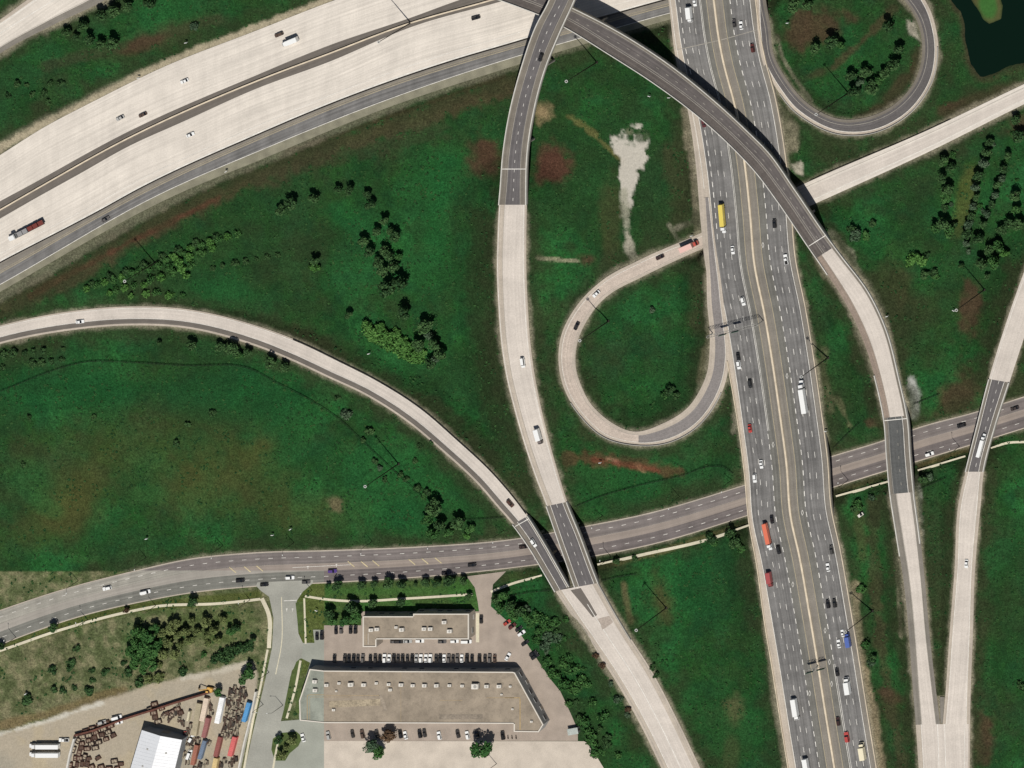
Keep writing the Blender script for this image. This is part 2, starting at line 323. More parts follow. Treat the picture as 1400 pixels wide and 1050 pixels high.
def polydist(pts, closed=False, reach=60):
    """distance to a polyline in px"""
    P = np.array(pts, float); out = np.full(SH, 1e3); 
    if closed: P = np.vstack([P, P[:1]])
    for a, b in zip(P[:-1], P[1:]):
        x0, x1 = min(a[0], b[0])-reach, max(a[0], b[0])+reach; y0, y1 = min(a[1], b[1])-reach, max(a[1], b[1])+reach
        i0, i1 = np.searchsorted(GX, (x0, x1)); j0, j1 = np.searchsorted(GY, (y0, y1))
        if i1 <= i0 or j1 <= j0: continue
        X = XX[j0:j1, i0:i1]; Y = YY[j0:j1, i0:i1]; d = b-a; l2 = max(1e-9, d @ d)
        t = np.clip(((X-a[0])*d[0]+(Y-a[1])*d[1])/l2, 0, 1)
        out[j0:j1, i0:i1] = np.minimum(out[j0:j1, i0:i1], np.hypot(X-a[0]-t*d[0], Y-a[1]-t*d[1]))
    return out
def polymask(poly, soft=3.0, nz=None, namp=0.0):
    d = polydist(poly, True, 40); sd = np.where(inpoly(poly), -d, d)
    if nz is not None: sd = sd+(nz-0.5)*namp
    return np.clip(0.5-sd/(2*soft), 0, 1)
def roaddist(r, i0=0, i1=None, reach=95):
    """signed px distance to the road edge and height of the nearest road point"""
    dist = np.full(SH, 1e3); zz = np.zeros(SH); c = r.c[i0:i1]; hw = r.hw[i0:i1]; z = r.z[i0:i1]
    for k in range(len(c)-1):
        a, b = c[k], c[k+1]; h = max(hw[k], hw[k+1]); R = reach+h
        i_0, i_1 = np.searchsorted(GX, (min(a[0], b[0])-R, max(a[0], b[0])+R)); j_0, j_1 = np.searchsorted(GY, (min(a[1], b[1])-R, max(a[1], b[1])+R))
        if i_1 <= i_0 or j_1 <= j_0: continue
        X = XX[j_0:j_1, i_0:i_1]; Y = YY[j_0:j_1, i_0:i_1]; d = b-a; l2 = max(1e-9, d @ d)
        t = np.clip(((X-a[0])*d[0]+(Y-a[1])*d[1])/l2, 0, 1)
        dd = np.hypot(X-a[0]-t*d[0], Y-a[1]-t*d[1])-(hw[k]*(1-t)+hw[k+1]*t)
        cap = np.zeros(dd.shape, bool)
        if k == 0: cap |= t <= 0
        if k == len(c)-2: cap |= t >= 1
        dd = np.where(cap & (dd > 0), dd*3.0, dd)
        sub = dist[j_0:j_1, i_0:i_1]; m = dd < sub; sub[m] = dd[m]; zs = zz[j_0:j_1, i_0:i_1]; zs[m] = (z[k]*(1-t)+z[k+1]*t)[m]
    return dist, zz
POND = [(1299, -60), (1300, 0), (1314, 15), (1321, 50), (1327, 88), (1340, 106), (1357, 101), (1400, 85), (1480, 60), (1540, 40), (1540, -70)]
ISLE = [(1325, -40), (1329, 0), (1338, 15), (1345, 27), (1353, 32), (1367, 25), (1371, 8), (1366, -15), (1350, -45)]
LOT = [(443, 855), (494, 855), (494, 836), (655, 836), (653, 822), (649, 803), (638, 788), (692, 781), (674, 799), (671, 829), (690, 846), (704, 856), (727, 890), (752, 928), (766, 945), (780, 975), (790, 998), (790, 1013), (443, 1013)]
LOTG = [(443, 861), (428, 861), (430, 879), (414, 879), (412, 900), (424, 906), (408, 958), (409, 984), (384, 986), (374, 1050), (372, 1140), (443, 1140)]
PAD = [(443, 1013), (800, 1013.5), (812, 1028), (829, 1056), (860, 1140), (443, 1140)]
KRD = [(350, 801), (357, 808), (368, 816), (374, 845), (372, 885), (363, 928), (350, 983), (335, 1050), (325, 1140), (372, 1140), (375, 1050), (384, 986), (389, 966), (399, 917), (412, 900), (414, 879), (408, 866), (405, 830), (406, 821), (414, 809), (428, 797), (428, 793), (352, 796)]
YARD = [(-130, 1035), (0, 1003), (60, 986), (103, 969), (150, 954), (200, 938), (262, 922), (300, 914), (333, 905), (347, 906), (352, 925), (348, 955), (330, 1030), (320, 1140), (-130, 1150)]
nA = vnoise(70, 1); nB = vnoise(26, 2); nC = vnoise(9, 3, 3); nD = vnoise(130, 4)
nA = np.clip((nA-0.5)*2+0.5, 0, 1); nD = np.clip((nD-0.5)*2+0.5, 0, 1); nB_ = np.clip((nB-0.5)*2+0.5, 0, 1)
iA = A_.idx(701, 292); iC0 = C_.idx(1128, 340); iAb = A_.idx(765, 700); iBb = B_.idx(712, 713)
GRADE = [(D, 0, None), (A_, iA, iAb), (B_, 0, iBb), (C_, iC0, C_.idx(1226, 570)+1), (C_, C_.idx(1232, 676), None), (E_, 0, E_.idx(1366, 522)+1), (E_, E_.idx(1332, 645), None), (CE, 0, None), (AB, 0, None), (FH, 0, None), (G_, 0, None), (J_, 0, None), (TL, 0, None), (FWR, 0, None)]
T = (nA-0.5)*1.0*np.clip((nD-0.3)*3, 0, 1); cuts = []; RD = {}
for r, i0, i1 in GRADE:
    dd, zz = roaddist(r, i0, i1); RD[id(r)] = np.minimum(RD.get(id(r), 1e3), dd)
    T = np.maximum(T, np.where(dd < 900, zz-0.2-0.45*S*np.maximum(0, dd-1.5), -9)); cuts.append((dd, zz))
def cutdown(T):
    for dd, zz in cuts: T = np.minimum(T, np.where(dd < 900, zz-0.2+0.62*S*np.maximum(0, dd-1.5), 99))
    return T
for _ in range(3):
    T = cutdown(T); P_ = np.pad(T, 1, mode='edge')
    T = (P_[:-2, 1:-1]+P_[2:, 1:-1]+P_[1:-1, :-2]+P_[1:-1, 2:]+4*T)/8
T = cutdown(T)
flat = np.maximum.reduce([polymask(p, 3) for p in (LOT, LOTG, PAD, KRD, YARD)])
T = np.where(flat > 0.02, np.minimum(T, -0.03)*0-0.03*1.0*(flat > 0.02), T)
pm = polymask(POND, 5, nB, 10); im = polymask(ISLE, 2.5, nB, 5); T = T*(1-pm)-1.3*pm*(1-im)+0.3*im*pm
def hgt(px, py):
    i = int(np.clip(np.searchsorted(GX, px)-1, 0, len(GX)-2)); j = int(np.clip(np.searchsorted(GY, py)-1, 0, len(GY)-2))
    fx = (px-GX[i])/(GX[i+1]-GX[i]); fy = (py-GY[j])/(GY[j+1]-GY[j])
    return float((T[j, i]*(1-fx)+T[j, i+1]*fx)*(1-fy)+(T[j+1, i]*(1-fx)+T[j+1, i+1]*fx)*fy)

def c3(*rgb): return np.array(alb(*rgb))
COLR = np.zeros(SH+(3,)); COLR[:] = c3(34, 70, 34)
def blend(mask, rgb, k=1.0):
    global COLR
    m = np.clip(mask*k, 0, 1)[..., None]; COLR = COLR*(1-m)+c3(*rgb)*m
def sstep(x, a, b):
    t = np.clip((x-a)/(b-a), 0, 1); return t*t*(3-2*t)
blend(sstep(nA, 0.5, 0.95), (40, 92, 46), 0.85); blend(sstep(nA, 0.48, 0.05), (46, 62, 37), 0.75)
nE = np.clip((vnoise(14, 9, 4)-0.5)*2.2+0.5, 0, 1); nF = np.clip((vnoise(34, 12, 4)-0.5)*2.2+0.5, 0, 1)
blend(sstep(nE, 0.6, 0.95), (40, 84, 36), 0.35); blend(sstep(nE, 0.4, 0.05), (22, 54, 31), 0.4); blend(sstep(nF, 0.62, 0.95), (34, 80, 48), 0.25); blend(sstep(nF, 0.38, 0.05), (48, 68, 36), 0.4)
blend(sstep(nB_, 0.58, 0.95), (38, 80, 42), 0.4); blend(sstep(nB_, 0.4, 0.05), (44, 58, 34), 0.45); blend(sstep(nD, 0.6, 0.95), (36, 84, 42), 0.5); blend(sstep(nD, 0.4, 0.05), (38, 60, 33), 0.4)
def ell(cx, cy, rx, ry, rot, rgb, k=1.0, soft=0.45, namp=0.9):
    a = math.radians(rot); u = (XX-cx)*math.cos(a)+(YY-cy)*math.sin(a); v = -(XX-cx)*math.sin(a)+(YY-cy)*math.cos(a)
    q = np.sqrt((u/rx)**2+(v/ry)**2)+(nB-0.5)*namp+(nC-0.5)*namp*0.5
    blend(sstep(q, 1+soft, 1-soft), rgb, k)
def band(pts, wpx, rgb, k=1.0, namp=0.8):
    q = polydist(pts, False, wpx*2.5)/wpx+(nB-0.5)*namp+(nC-0.5)*namp; blend(sstep(q, 1.3, 0.4), rgb, k)
OLV = (74, 76, 42); RED = (78, 56, 45); BRN = (96, 78, 56); BRI = (32, 92, 46); SAND = (214, 203, 184); VER = (146, 138, 118)
# broad olive/dry tracts in the west field and elsewhere
for e in [(330, 655, 55, 48, 0), (95, 690, 50, 40, -30), (60, 720, 60, 22, -30), (180, 610, 120, 42, -8), (260, 670, 45, 40, 0), (420, 700, 60, 25, 0)]: ell(*e, OLV, 0.42, 0.9)
for e in [(300, 650, 60, 22, -15), (110, 660, 40, 14, -50), (350, 615, 25, 14, 0), (90, 700, 30, 18, -40)]: ell(*e, (78, 78, 42), 0.35, 0.9)
for e in [(40, 655, 30, 25, 0), (60, 690, 25, 12, 30), (200, 675, 26, 14, 0), (110, 765, 22, 6, 0)]: ell(*e, (48, 92, 46), 0.5)
for e in [(600, 300, 16, 62, 5), (620, 240, 40, 40, 0), (300, 400, 45, 24, 0), (480, 300, 30, 16, 20), (700, 430, 14, 60, 0)]: ell(*e, BRI, 0.45, 0.6)
for e in [(80, 535, 120, 26, 0), (330, 540, 110, 35, 0), (560, 700, 40, 22, 0), (960, 570, 40, 22, 20), (960, 800, 40, 50, 0)]: ell(*e, (26, 74, 38), 0.6, 0.6)
# reddish bare soil
for e in [(757, 226, 23, 29, -10), (664, 208, 22, 27, 10), (1326, 425, 14, 40, 3), (1308, 541, 34, 22, -25), (803, 355, 12, 10, 0), (1110, 35, 38, 24, -10), (1230, 120, 26, 9, -50), (1205, 150, 40, 6, -20), (1253, 88, 7, 30, 10),
          (1360, 130, 55, 10, -18), (1300, 150, 22, 9, -10), (1398, 170, 14, 20, 0), (1342, 1003, 17, 30, 0), (1218, 950, 20, 10, 30), (1195, 578, 16, 7, 0)]: ell(*e, RED, 0.72, 0.5, 1.7)
ell(757, 226, 18, 22, -10, (86, 52, 44), 0.55, 0.5, 1.5); ell(664, 208, 14, 20, 10, (78, 52, 42), 0.5, 0.5, 1.5)
band([(775, 628), (815, 625), (850, 632), (890, 640), (925, 646)], 9, (88, 62, 46), 0.7, 1.8); band([(830, 627), (843, 631)], 3.5, (168, 126, 102), 0.7, 1.6); band([(872, 637), (880, 644)], 3.5, (150, 126, 92), 0.7, 1.8); band([(812, 628), (850, 634), (900, 644)], 4, (112, 62, 48), 0.6, 1.8)
band([(1140, 94), (1185, 50), (1222, 12)], 5, (76, 62, 46), 0.6, 1.6); ell(1118, 100, 18, 6, -20, RED, 0.4, 0.6, 1.4)
band([(1193, 690), (1196, 800), (1206, 900), (1235, 1050)], 10, (70, 60, 44), 0.55, 1.5); band([(1172, 690), (1180, 760)], 8, (74, 78, 48), 0.6)
band([(0, 420), (120, 365), (220, 305), (300, 265), (420, 212), (560, 165), (700, 115)], 15, (74, 64, 46), 0.75, 1.3); band([(40, 405), (170, 335), (300, 270)], 4, (92, 54, 44), 0.6, 1.5); band([(350, 245), (450, 215), (600, 180)], 16, (60, 60, 42), 0.5, 1.4); band([(400, 205), (560, 150), (690, 104)], 3, (70, 42, 34), 0.6)
band([(60, 90), (180, 60), (300, 25)], 8, (62, 62, 44), 0.5); ell(225, 50, 60, 16, -20, (66, 66, 44), 0.5); ell(200, 60, 30, 10, -20, (78, 54, 44), 0.6)
band([(660, 300), (655, 420), (670, 540), (720, 660)], 22, (44, 54, 32), 0.7); band([(560, 560), (640, 620), (700, 660)], 20, (48, 58, 34), 0.6); ell(430, 475, 60, 14, 25, (58, 52, 38), 0.6)
band([(722, 300), (728, 450), (750, 560)], 12, (38, 62, 34), 0.5); ell(600, 330, 40, 60, 0, (34, 82, 40), 0.3); ell(1225, 450, 50, 60, 30, (54, 58, 38), 0.5); ell(1215, 400, 30, 40, 30, (70, 62, 42), 0.4)
ell(930, 240, 18, 70, 0, (70, 68, 46), 0.5); ell(960, 420, 20, 45, 0, (66, 64, 44), 0.6); ell(835, 290, 16, 50, 0, (70, 66, 42), 0.5); ell(1320, 270, 14, 40, 15, (92, 92, 48), 0.5)
ell(1280, 760, 18, 90, 0, (52, 56, 38), 0.5); ell(1340, 600, 14, 14, 0, BRN, 0.4); ell(460, 690, 9, 12, -30, (110, 96, 74), 0.7); ell(905, 815, 12, 24, -15, (86, 68, 46), 0.55, 0.7, 1.6); ell(1003, 970, 10, 18, 0, (96, 88, 62), 0.5, 0.8, 1.6); ell(1000, 1030, 12, 25, 0, (64, 72, 44), 0.6)
band([(778, 160), (800, 172), (835, 205), (850, 220)], 5, (116, 108, 66), 0.55, 1.6)
# pale sand and gravel
blend(polymask([(833, 184), (845, 187), (853, 172), (866, 164), (880, 168), (887, 182), (884, 196), (887, 222), (874, 234), (867, 256), (865, 288), (852, 288), (848, 250), (846, 215), (836, 198)], 1.5, nC*0.7+nE*0.3, 16)*sstep(nC+0.35*np.clip((YY-190)/30, -1, 1), 0.28, 0.5), (204, 197, 183), 0.88)
ell(877, 187, 10, 9, 0, (64, 80, 54), 0.8, 0.2); ell(860, 180, 6, 5, 0, (110, 112, 88), 0.7, 0.3)
band([(852, 262), (856, 290), (858, 310)], 6, (158, 156, 136), 0.8, 1.6); band([(857, 318), (862, 345), (870, 358)], 6, (170, 164, 146), 0.85, 1.4); band([(735, 353), (790, 357)], 3.2, (150, 142, 118), 0.7); band([(925, 312), (950, 303)], 4, (160, 152, 132), 0.7); band([(915, 308), (925, 325)], 3, (150, 145, 125), 0.6)
blend(polymask([(1058, 122), (1075, 150), (1095, 175), (1090, 205), (1068, 212), (1062, 180)], 3, nC, 8), (172, 160, 136), 0.85); blend(polymask([(1082, 225), (1096, 220), (1098, 240), (1088, 238)], 1.5, nC, 4), (205, 196, 176), 0.9)
blend(polymask([(1240, 28), (1250, 30), (1258, 55), (1252, 52), (1243, 45)], 2, nC, 4), SAND, 0.85); band([(1062, 50), (1070, 80), (1085, 105), (1110, 140)], 3.5, VER, 0.7); blend(polymask([(730, 142), (748, 141), (756, 158), (735, 168)], 6, nC, 16), (150, 130, 98), 0.8)
band([(1135, 318), (1160, 345), (1175, 375), (1200, 410), (1218, 470)], 6, (176, 168, 146), 0.75, 1.3); band([(1246, 520), (1250, 540), (1250, 568)], 8, (184, 184, 176), 0.95, 0.8); band([(1254, 655), (1256, 690), (1258, 740)], 6, (178, 174, 162), 0.85, 0.9)
band([(1118, 360), (1128, 378), (1140, 385)], 5, (186, 170, 142), 0.85); band([(1170, 450), (1185, 490), (1194, 520)], 5, (186, 174, 148), 0.8); band([(1222, 740), (1228, 790), (1232, 870)], 3.5, (170, 160, 134), 0.8)
band([(1176, 900), (1185, 945), (1195, 1000), (1204, 1060)], 9, (190, 168, 138), 0.95, 0.7); band([(1168, 800), (1172, 850), (1175, 890)], 7, (180, 164, 134), 0.85, 0.9); band([(946, 200), (950, 260), (955, 330)], 5, (182, 168, 142), 0.9); band([(938, 150), (942, 200)], 7, (182, 168, 142), 0.9)
band([(975, 440), (965, 480), (958, 520)], 6, (160, 148, 118), 0.7); band([(985, 470), (992, 500)], 5, (180, 164, 134), 0.7); band([(1005, 570), (1003, 590)], 5, (190, 178, 156), 0.7); band([(955, 350), (970, 380)], 5, (120, 108, 84), 0.6); band([(1045, 850), (1060, 960), (1075, 1060)], 5, (176, 164, 140), 0.7)
band([(1128, 480), (1120, 500), (1135, 560)], 8, (108, 104, 78), 0.55); band([(1143, 545), (1152, 560), (1162, 582)], 4, (118, 112, 84), 0.4, 2.0); band([(852, 800), (862, 850)], 6, (120, 100, 74), 0.5); band([(850, 860), (870, 900)], 5, (140, 132, 110), 0.6, 1.5)
band([(870, 740), (960, 730)], 10, (34, 72, 36), 0.5); band([(690, 790), (730, 785)], 8, (78, 86, 46), 0.5); band([(820, 775), (900, 755), (1020, 715)], 4, (122, 112, 74), 0.75); band([(1140, 672), (1215, 650)], 4, (120, 112, 76), 0.8); band([(1258, 636), (1330, 612)], 4, (150, 128, 84), 0.8)
# gravelly verges along the carriageways
VG = {id(D): (6, 0.8), id(A_): (7, 0.75), id(B_): (6, 0.7), id(C_): (6, 0.8), id(E_): (5, 0.75), id(CE): (6, 0.75), id(AB): (6, 0.75), id(FH): (7, 0.7), id(G_): (6, 0.7), id(J_): (5, 0.55), id(TL): (9, 0.85), id(FWR): (5, 0.35)}
for r, i0, i1 in GRADE:
    wv, k = VG[id(r)]; q = RD[id(r)]/wv+(nC-0.5)*0.9+(nB-0.5)*0.8; q2 = RD[id(r)]/26+(nB-0.5)*0.9+(nE-0.5)*0.5; blend(sstep(q2, 1.1, 0.2), (50, 58, 36), 0.65); blend(sstep(q, 1.0, -0.25), VER, k)
band([(-20, 213), (62, 169), (125, 136), (225, 87), (350, 38), (450, -1)], 6, (176, 164, 138), 0.85, 1.0)
band([(1300, -40), (1301, 0), (1315, 20), (1322, 60), (1330, 100), (1345, 112), (1400, 92)], 5, (58, 62, 38), 0.6, 1.6)
# olive south-west patch: a different light is put into its ground colours
SW = ((XX < 443) & (YY > 780)).astype(float)
sp = np.clip((nC-0.5)*2.4+0.5, 0, 1)
base = COLR.copy()
inS = (inpoly([(-130, 790), (443, 780), (443, 1170), (-130, 1170)])).astype(float)
CS = np.zeros(SH+(3,)); CS[:] = c3(96, 102, 70)
def blS(mask, rgb, k=1.0):
    global CS
    m = np.clip(mask*k, 0, 1)[..., None]; CS = CS*(1-m)+c3(*rgb)*m
blS(sstep(nB_, 0.5, 0.9), (80, 98, 56), 0.8); blS(sstep(nA, 0.5, 0.1), (110, 108, 80), 0.6); blS(sstep(sp, 0.62, 0.95), (134, 128, 98), 0.6); blS(sstep(sp, 0.4, 0.1), (64, 76, 44), 0.6)
m_ = sstep(np.hypot((XX-200)/34, (YY-880)/30)+(nB-0.5)*0.6, 1.2, 0.6); blS(m_, (50, 90, 42), 0.7)
m_ = sstep(np.hypot((XX-290)/75, (YY-855)/28)+(nB-0.5)*0.6, 1.2, 0.6); blS(m_, (76, 92, 50), 0.6)
q = polydist([(0, 992), (60, 978), (130, 955), (170, 945)], False, 30)/7+(nB-0.5); blS(sstep(q, 1.3, 0.4), (118, 100, 70), 0.65)
q = polydist([(0, 884), (77, 858), (180, 831), (350, 815)], False, 30)/7+(nB-0.5)*0.6; blS(sstep(q, 1.2, 0.8), (78, 86, 44), 0.9)
YM = polymask(YARD, 2.0, nC, 6); blS(YM, (176, 165, 145), 1.0); blS(YM*sstep(nA, 0.5, 0.9), (160, 154, 138), 0.7); blS(YM*sstep(nB_, 0.55, 0.9), (184, 170, 142), 0.6)
q = polydist([(0, 1003), (60, 987), (140, 961)], False, 30)/3+(nC-0.5)*2; blS(sstep(q, 1.2, 0.3), (206, 202, 188), 0.8); q = polydist([(250, 928), (300, 918), (335, 908)], False, 30)/5+(nC-0.5)*2; blS(sstep(q, 1.2, 0.3), (196, 188, 170), 0.8)
q = polydist([(395, 825), (420, 815), (440, 850), (420, 870)], False, 60)/60; blS(sstep(q, 1, 0.8)*(XX > 385)*(YY < 1040), (84, 96, 48), 0.9)
COLR = COLR*(1-SW[..., None])+CS*SW[..., None]
lawn = polymask([(443, 798), (640, 790), (655, 812), (655, 836), (494, 836), (494, 855), (443, 855)], 2, nC, 3)*(XX >= 443)
blend(lawn, (70, 92, 48), 0.85); blend(lawn*sstep(nB_, 0.5, 0.9), (56, 102, 46), 0.6); blend(lawn*sstep(np.abs(YY-808), 8, 2), (60, 106, 48), 0.4)
blend(pm*(1-im), (16, 30, 22), 1.0); blend(im, (84, 84, 52), 1.0); blend(sstep(np.hypot((XX-1351)/14, (YY-6)/20)+(nB-0.5)*0.6, 1.2, 0.7), (58, 108, 50), 0.85)
shore = np.clip(1-np.abs(polydist(POND, True, 30)+(nB-0.5)*10)/11, 0, 1); blend(shore, (66, 60, 44), 0.75)

GRAIN = 1-0.75*np.clip(YM*SW+pm+sstep(COLR.mean(-1), 0.14, 0.3)*(1-SW), 0, 1)
def build_ground():
    ny, nx = SH; wx = (XX-700)*S; wy = (525-YY)*S
    V = np.stack([wx+(CX-wx)*T/H, wy+(CY-wy)*T/H, T], -1).reshape(-1, 3)
    idx = np.arange(ny*nx).reshape(ny, nx); F = np.stack([idx[:-1, :-1], idx[1:, :-1], idx[1:, 1:], idx[:-1, 1:]], -1).reshape(-1, 4)
    me = bpy.data.meshes.new('ground'); me.vertices.add(len(V)); me.vertices.foreach_set('co', V.astype(np.float32).ravel())
    me.loops.add(F.size); me.loops.foreach_set('vertex_index', F.astype(np.int32).ravel()); me.polygons.add(len(F))
    me.polygons.foreach_set('loop_start', np.arange(0, F.size, 4, dtype=np.int32)); me.polygons.foreach_set('loop_total', np.full(len(F), 4, np.int32)); me.update(calc_edges=True)
    ca = me.color_attributes.new('soil', 'FLOAT_COLOR', 'POINT'); ca.data.foreach_set('color', np.concatenate([COLR.reshape(-1, 3), GRAIN.reshape(-1, 1)], 1).astype(np.float32).ravel())
    me.polygons.foreach_set('use_smooth', np.ones(len(F), bool))
    m = bpy.data.materials.new('grass_and_soil'); m.use_nodes = True; t = m.node_tree; L = t.links; b = t.nodes['Principled BSDF']; b.inputs['Roughness'].default_value = 0.95; b.inputs['Specular IOR Level'].default_value = 0.05
    at = nd(t, 'ShaderNodeAttribute', attribute_name='soil'); tc = nd(t, 'ShaderNodeTexCoord'); cur = at.outputs['Color']
    for sc, lo, hi in ((1.5, 0.7, 1.32), (0.75, 0.75, 1.26), (0.3, 0.85, 1.16), (0.07, 0.9, 1.1)):
        n = nd(t, 'ShaderNodeTexNoise'); n.inputs['Scale'].default_value = sc; n.inputs['Detail'].default_value = 5; L.new(tc.outputs['Object'], n.inputs['Vector'])
        mr = nd(t, 'ShaderNodeMapRange'); L.new(n.outputs['Fac'], mr.inputs[0]); mr.inputs[1].default_value = 0.3; mr.inputs[2].default_value = 0.7; mr.inputs[3].default_value = lo; mr.inputs[4].default_value = hi
        gm = nd(t, 'ShaderNodeMix', data_type='FLOAT'); L.new(at.outputs['Alpha'], gm.inputs['Factor']); gm.inputs['A'].default_value = 1.0; L.new(mr.outputs[0], gm.inputs['B'])
        v = nd(t, 'ShaderNodeVectorMath', operation='SCALE'); L.new(cur, v.inputs[0]); L.new(gm.outputs['Result'], v.inputs['Scale']); cur = v.outputs[0]
    n = nd(t, 'ShaderNodeTexNoise'); n.inputs['Scale'].default_value = 0.5; n.inputs['Detail'].default_value = 6; L.new(tc.outputs['Object'], n.inputs['Vector'])
    bp = nd(t, 'ShaderNodeBump'); bp.inputs['Strength'].default_value = 0.55; bp.inputs['Distance'].default_value = 0.5; L.new(n.outputs['Fac'], bp.inputs['Height'])
    L.new(cur, b.inputs['Base Color']); L.new(bp.outputs[0], b.inputs['Normal']); me.materials.append(m)
    o = bpy.data.objects.new('ground', me); COL.objects.link(o); tag(o, kind='structure')
build_ground()
def sheet(name, poly, z, m, kind='structure', **kw):
    mb = MB(); bmv = [W(x, y, z) for x, y in poly]; mb.face(bmv[::-1], m, [(p[0], p[1]) for p in bmv[::-1]]); return mb.build(name, kind=kind, **kw)
sheet('pond_water', [(1290, -90), (1290, 0), (1308, 30), (1318, 92), (1336, 114), (1362, 110), (1410, 94), (1490, 68), (1560, 40), (1560, -90)], -0.6, M_WATER)
sheet('parking_lot', LOT, 0.04, M_LOT); sheet('parking_lot', LOTG, 0.04, M_LOTG); sheet('storage_lot', PAD, 0.07, M_PAD); sheet('side_road', KRD, 0.06, M_SIDE)

# ------------------------------------------------------------------ carriageways
def seg(r, a, b): return r.idx(*a), r.idx(*b)+1
# east-west freeway
mb = MB()
for a, b, m in (('U', 'mu', M_CONC), ('mu', 'ml', M_MED), ('ml', 'lc', M_CONC), ('lc', 'sb', M_BSH), ('sb', 'wl', M_ASPH), ('wl', 'o', M_GSH)): mb.strip(FW[a], FW[b], m)
mb.build('freeway', kind='structure')
def shift(P, q, f=None, off=0.0):
    A = FW[P].copy(); B = FW[q]; A[:, 1] = A[:, 1]+(B[:, 1]-A[:, 1])*f+off; return A
mb = MB()
mark(mb, shift('lc', 'lc', 0, -1.2), 1.5, M_WHITE); mark(mb, shift('sb', 'sb', 0, -0.5), 0.8, M_YEL); mark(mb, shift('sb', 'sb', 0, -3.2), 0.5, M_YEL); mark(mb, FW['wl'], 0.7, M_WHITE)
mark(mb, shift('lc', 'lc', 0, -11), 0.5, M_WHITE)
mb.build('road_markings', kind='structure')
mb = MB(); mb.wall(FW['b'], M_BARR, -0.1, 0.95, 0.75); mb.build('median_barrier', label='pale concrete barrier along the dark median of the wide freeway', cat='barrier')
mb = MB(); mb.wall(shift('lc', 'lc', 0, 1.5), M_STEEL, 0.35, 0.85, 0.25); mb.build('guard_rail', label='dark rail dividing the pale freeway from its brown outer shoulder', cat='guard rail')
# top-left carriageway
mb = MB(); TL.strips(mb, [(0, 0.1, M_CSH), (0.1, 0.82, M_CONC), (0.82, 1, M_BSH)]); TL.sides(mb, M_CSH); mb.build('road', kind='structure')
mb = MB(); mark(mb, TL.line(0.14), 0.9, M_WHITE); mark(mb, TL.line(0.4), 0.8, M_WHITE); mark(mb, TL.line(0.8), 0.5, M_FAINT); mb.build('road_markings', kind='structure')
# highway
mb = MB(); Q = {o: doff(o) for o in (-56, -52, -21, -11, 0, 11, 48, 57)}
mb.strip(D.line(0.0), doff(-53), M_CSH)
mb.strip(doff(-53), doff(-21), M_ASPH); M_HOV = mat('hov_lane_asphalt', (116, 114, 107), streak=0.2, var=0.12, fine=0.1)
mb.strip(doff(-21), doff(-11), M_HOV); mb.strip(doff(-11), doff(0), M_BSH); mb.strip(doff(0), doff(11), M_BSH); mb.strip(doff(11), doff(21), M_HOV); mb.strip(doff(21), doff(48), M_ASPH); mb.strip(doff(48), doff(57), M_BSH)
D.sides(mb, M_GIRD, th=1.4); mb.build('highway', kind='structure')
mb = MB()
def dcut(o, y0, y1):
    P = doff(o); return P[(P[:, 1] > y0) & (P[:, 1] < y1)]
mark(mb, doff(-53), 0.7, M_WHITE); mark(mb, dcut(-20.5, -200, 590), 0.6, M_WHITE); mark(mb, dcut(-18.8, -200, 590), 0.5, M_WHITE); mark(mb, dcut(-21, 590, 1200), 0.9, M_WHITE, 7, 7.2)
mark(mb, dcut(-48, -200, 330), 0.9, M_WHITE, 7.5, 6.8); mark(mb, dcut(-44, 330, 1200), 0.55, M_WHITE, 7.5, 21)
for o in (-39, -31): mark(mb, dcut(o+0.5, -200, 1200), 0.55, M_WHITE, 7.5, 21, phase=o % 5)
mark(mb, doff(-11), 0.8, M_YEL); mark(mb, doff(11), 0.8, M_YEL); mark(mb, dcut(21, -200, 905), 1.0, M_WHITE, 7, 7.2); mark(mb, dcut(20, 905, 1200), 0.6, M_WHITE); mark(mb, dcut(22, 905, 1200), 0.6, M_WHITE)
for o in (30, 39): mark(mb, doff(o), 0.6, M_WHITE, 8, 20.5, phase=o % 4)
mark(mb, doff(48), 0.7, M_WHITE); mark(mb, doff(56), 0.8, M_FAINT); mark(mb, dcut(-60, -200, 260), 0.6, M_WHITE)
for x, y in ((1043, 335), (1076, 514), (1057, 608), (1097, 701), (1084, 799), (1128, 862), (1107, 948), (1134, 905), (1137, 935)):
    i = D.idx(x, y); z = D.z[i]
    for a, b in (((0, -4), (1.4, 0)), ((1.4, 0), (0, 4)), ((0, 4), (-1.4, 0)), ((-1.4, 0), (0, -4))):
        mark(mb, [(x+a[0], y+a[1], z), (x+b[0], y+b[1], z)], 0.5, M_WHITE, dz=0.06)
mark(mb, [(926, 68, 6), (962, 60, 6), (988, 54, 6)], 0.9, M_FAINT, dz=0.06); mark(mb, [(988, 54, 6.0), (1020, 45, 6), (1040, 39, 6)], 0.9, M_FAINT, dz=0.07)
mb.build('road_markings', kind='structure')
mb = MB(); mb.wall(doff(0), M_BARR, -0.1, 0.9, 0.95); mb.build('median_barrier', label='pale concrete barrier along the middle of the grey divided highway', cat='barrier')
mb = MB(); mb.wall(doff(56.5), M_BARR, -0.1, 0.9, 0.4); mb.build('edge_barrier', label='long pale barrier on the eastern edge of the grey divided highway', cat='barrier')
mb = MB(); mb.wall(D.line(('l', 0.6), D.idx(960, 500)), M_BARR, -0.1, 0.8, 0.4); mb.build('edge_barrier', label='pale barrier on the western edge of the grey highway south of the loop ramp', cat='barrier')

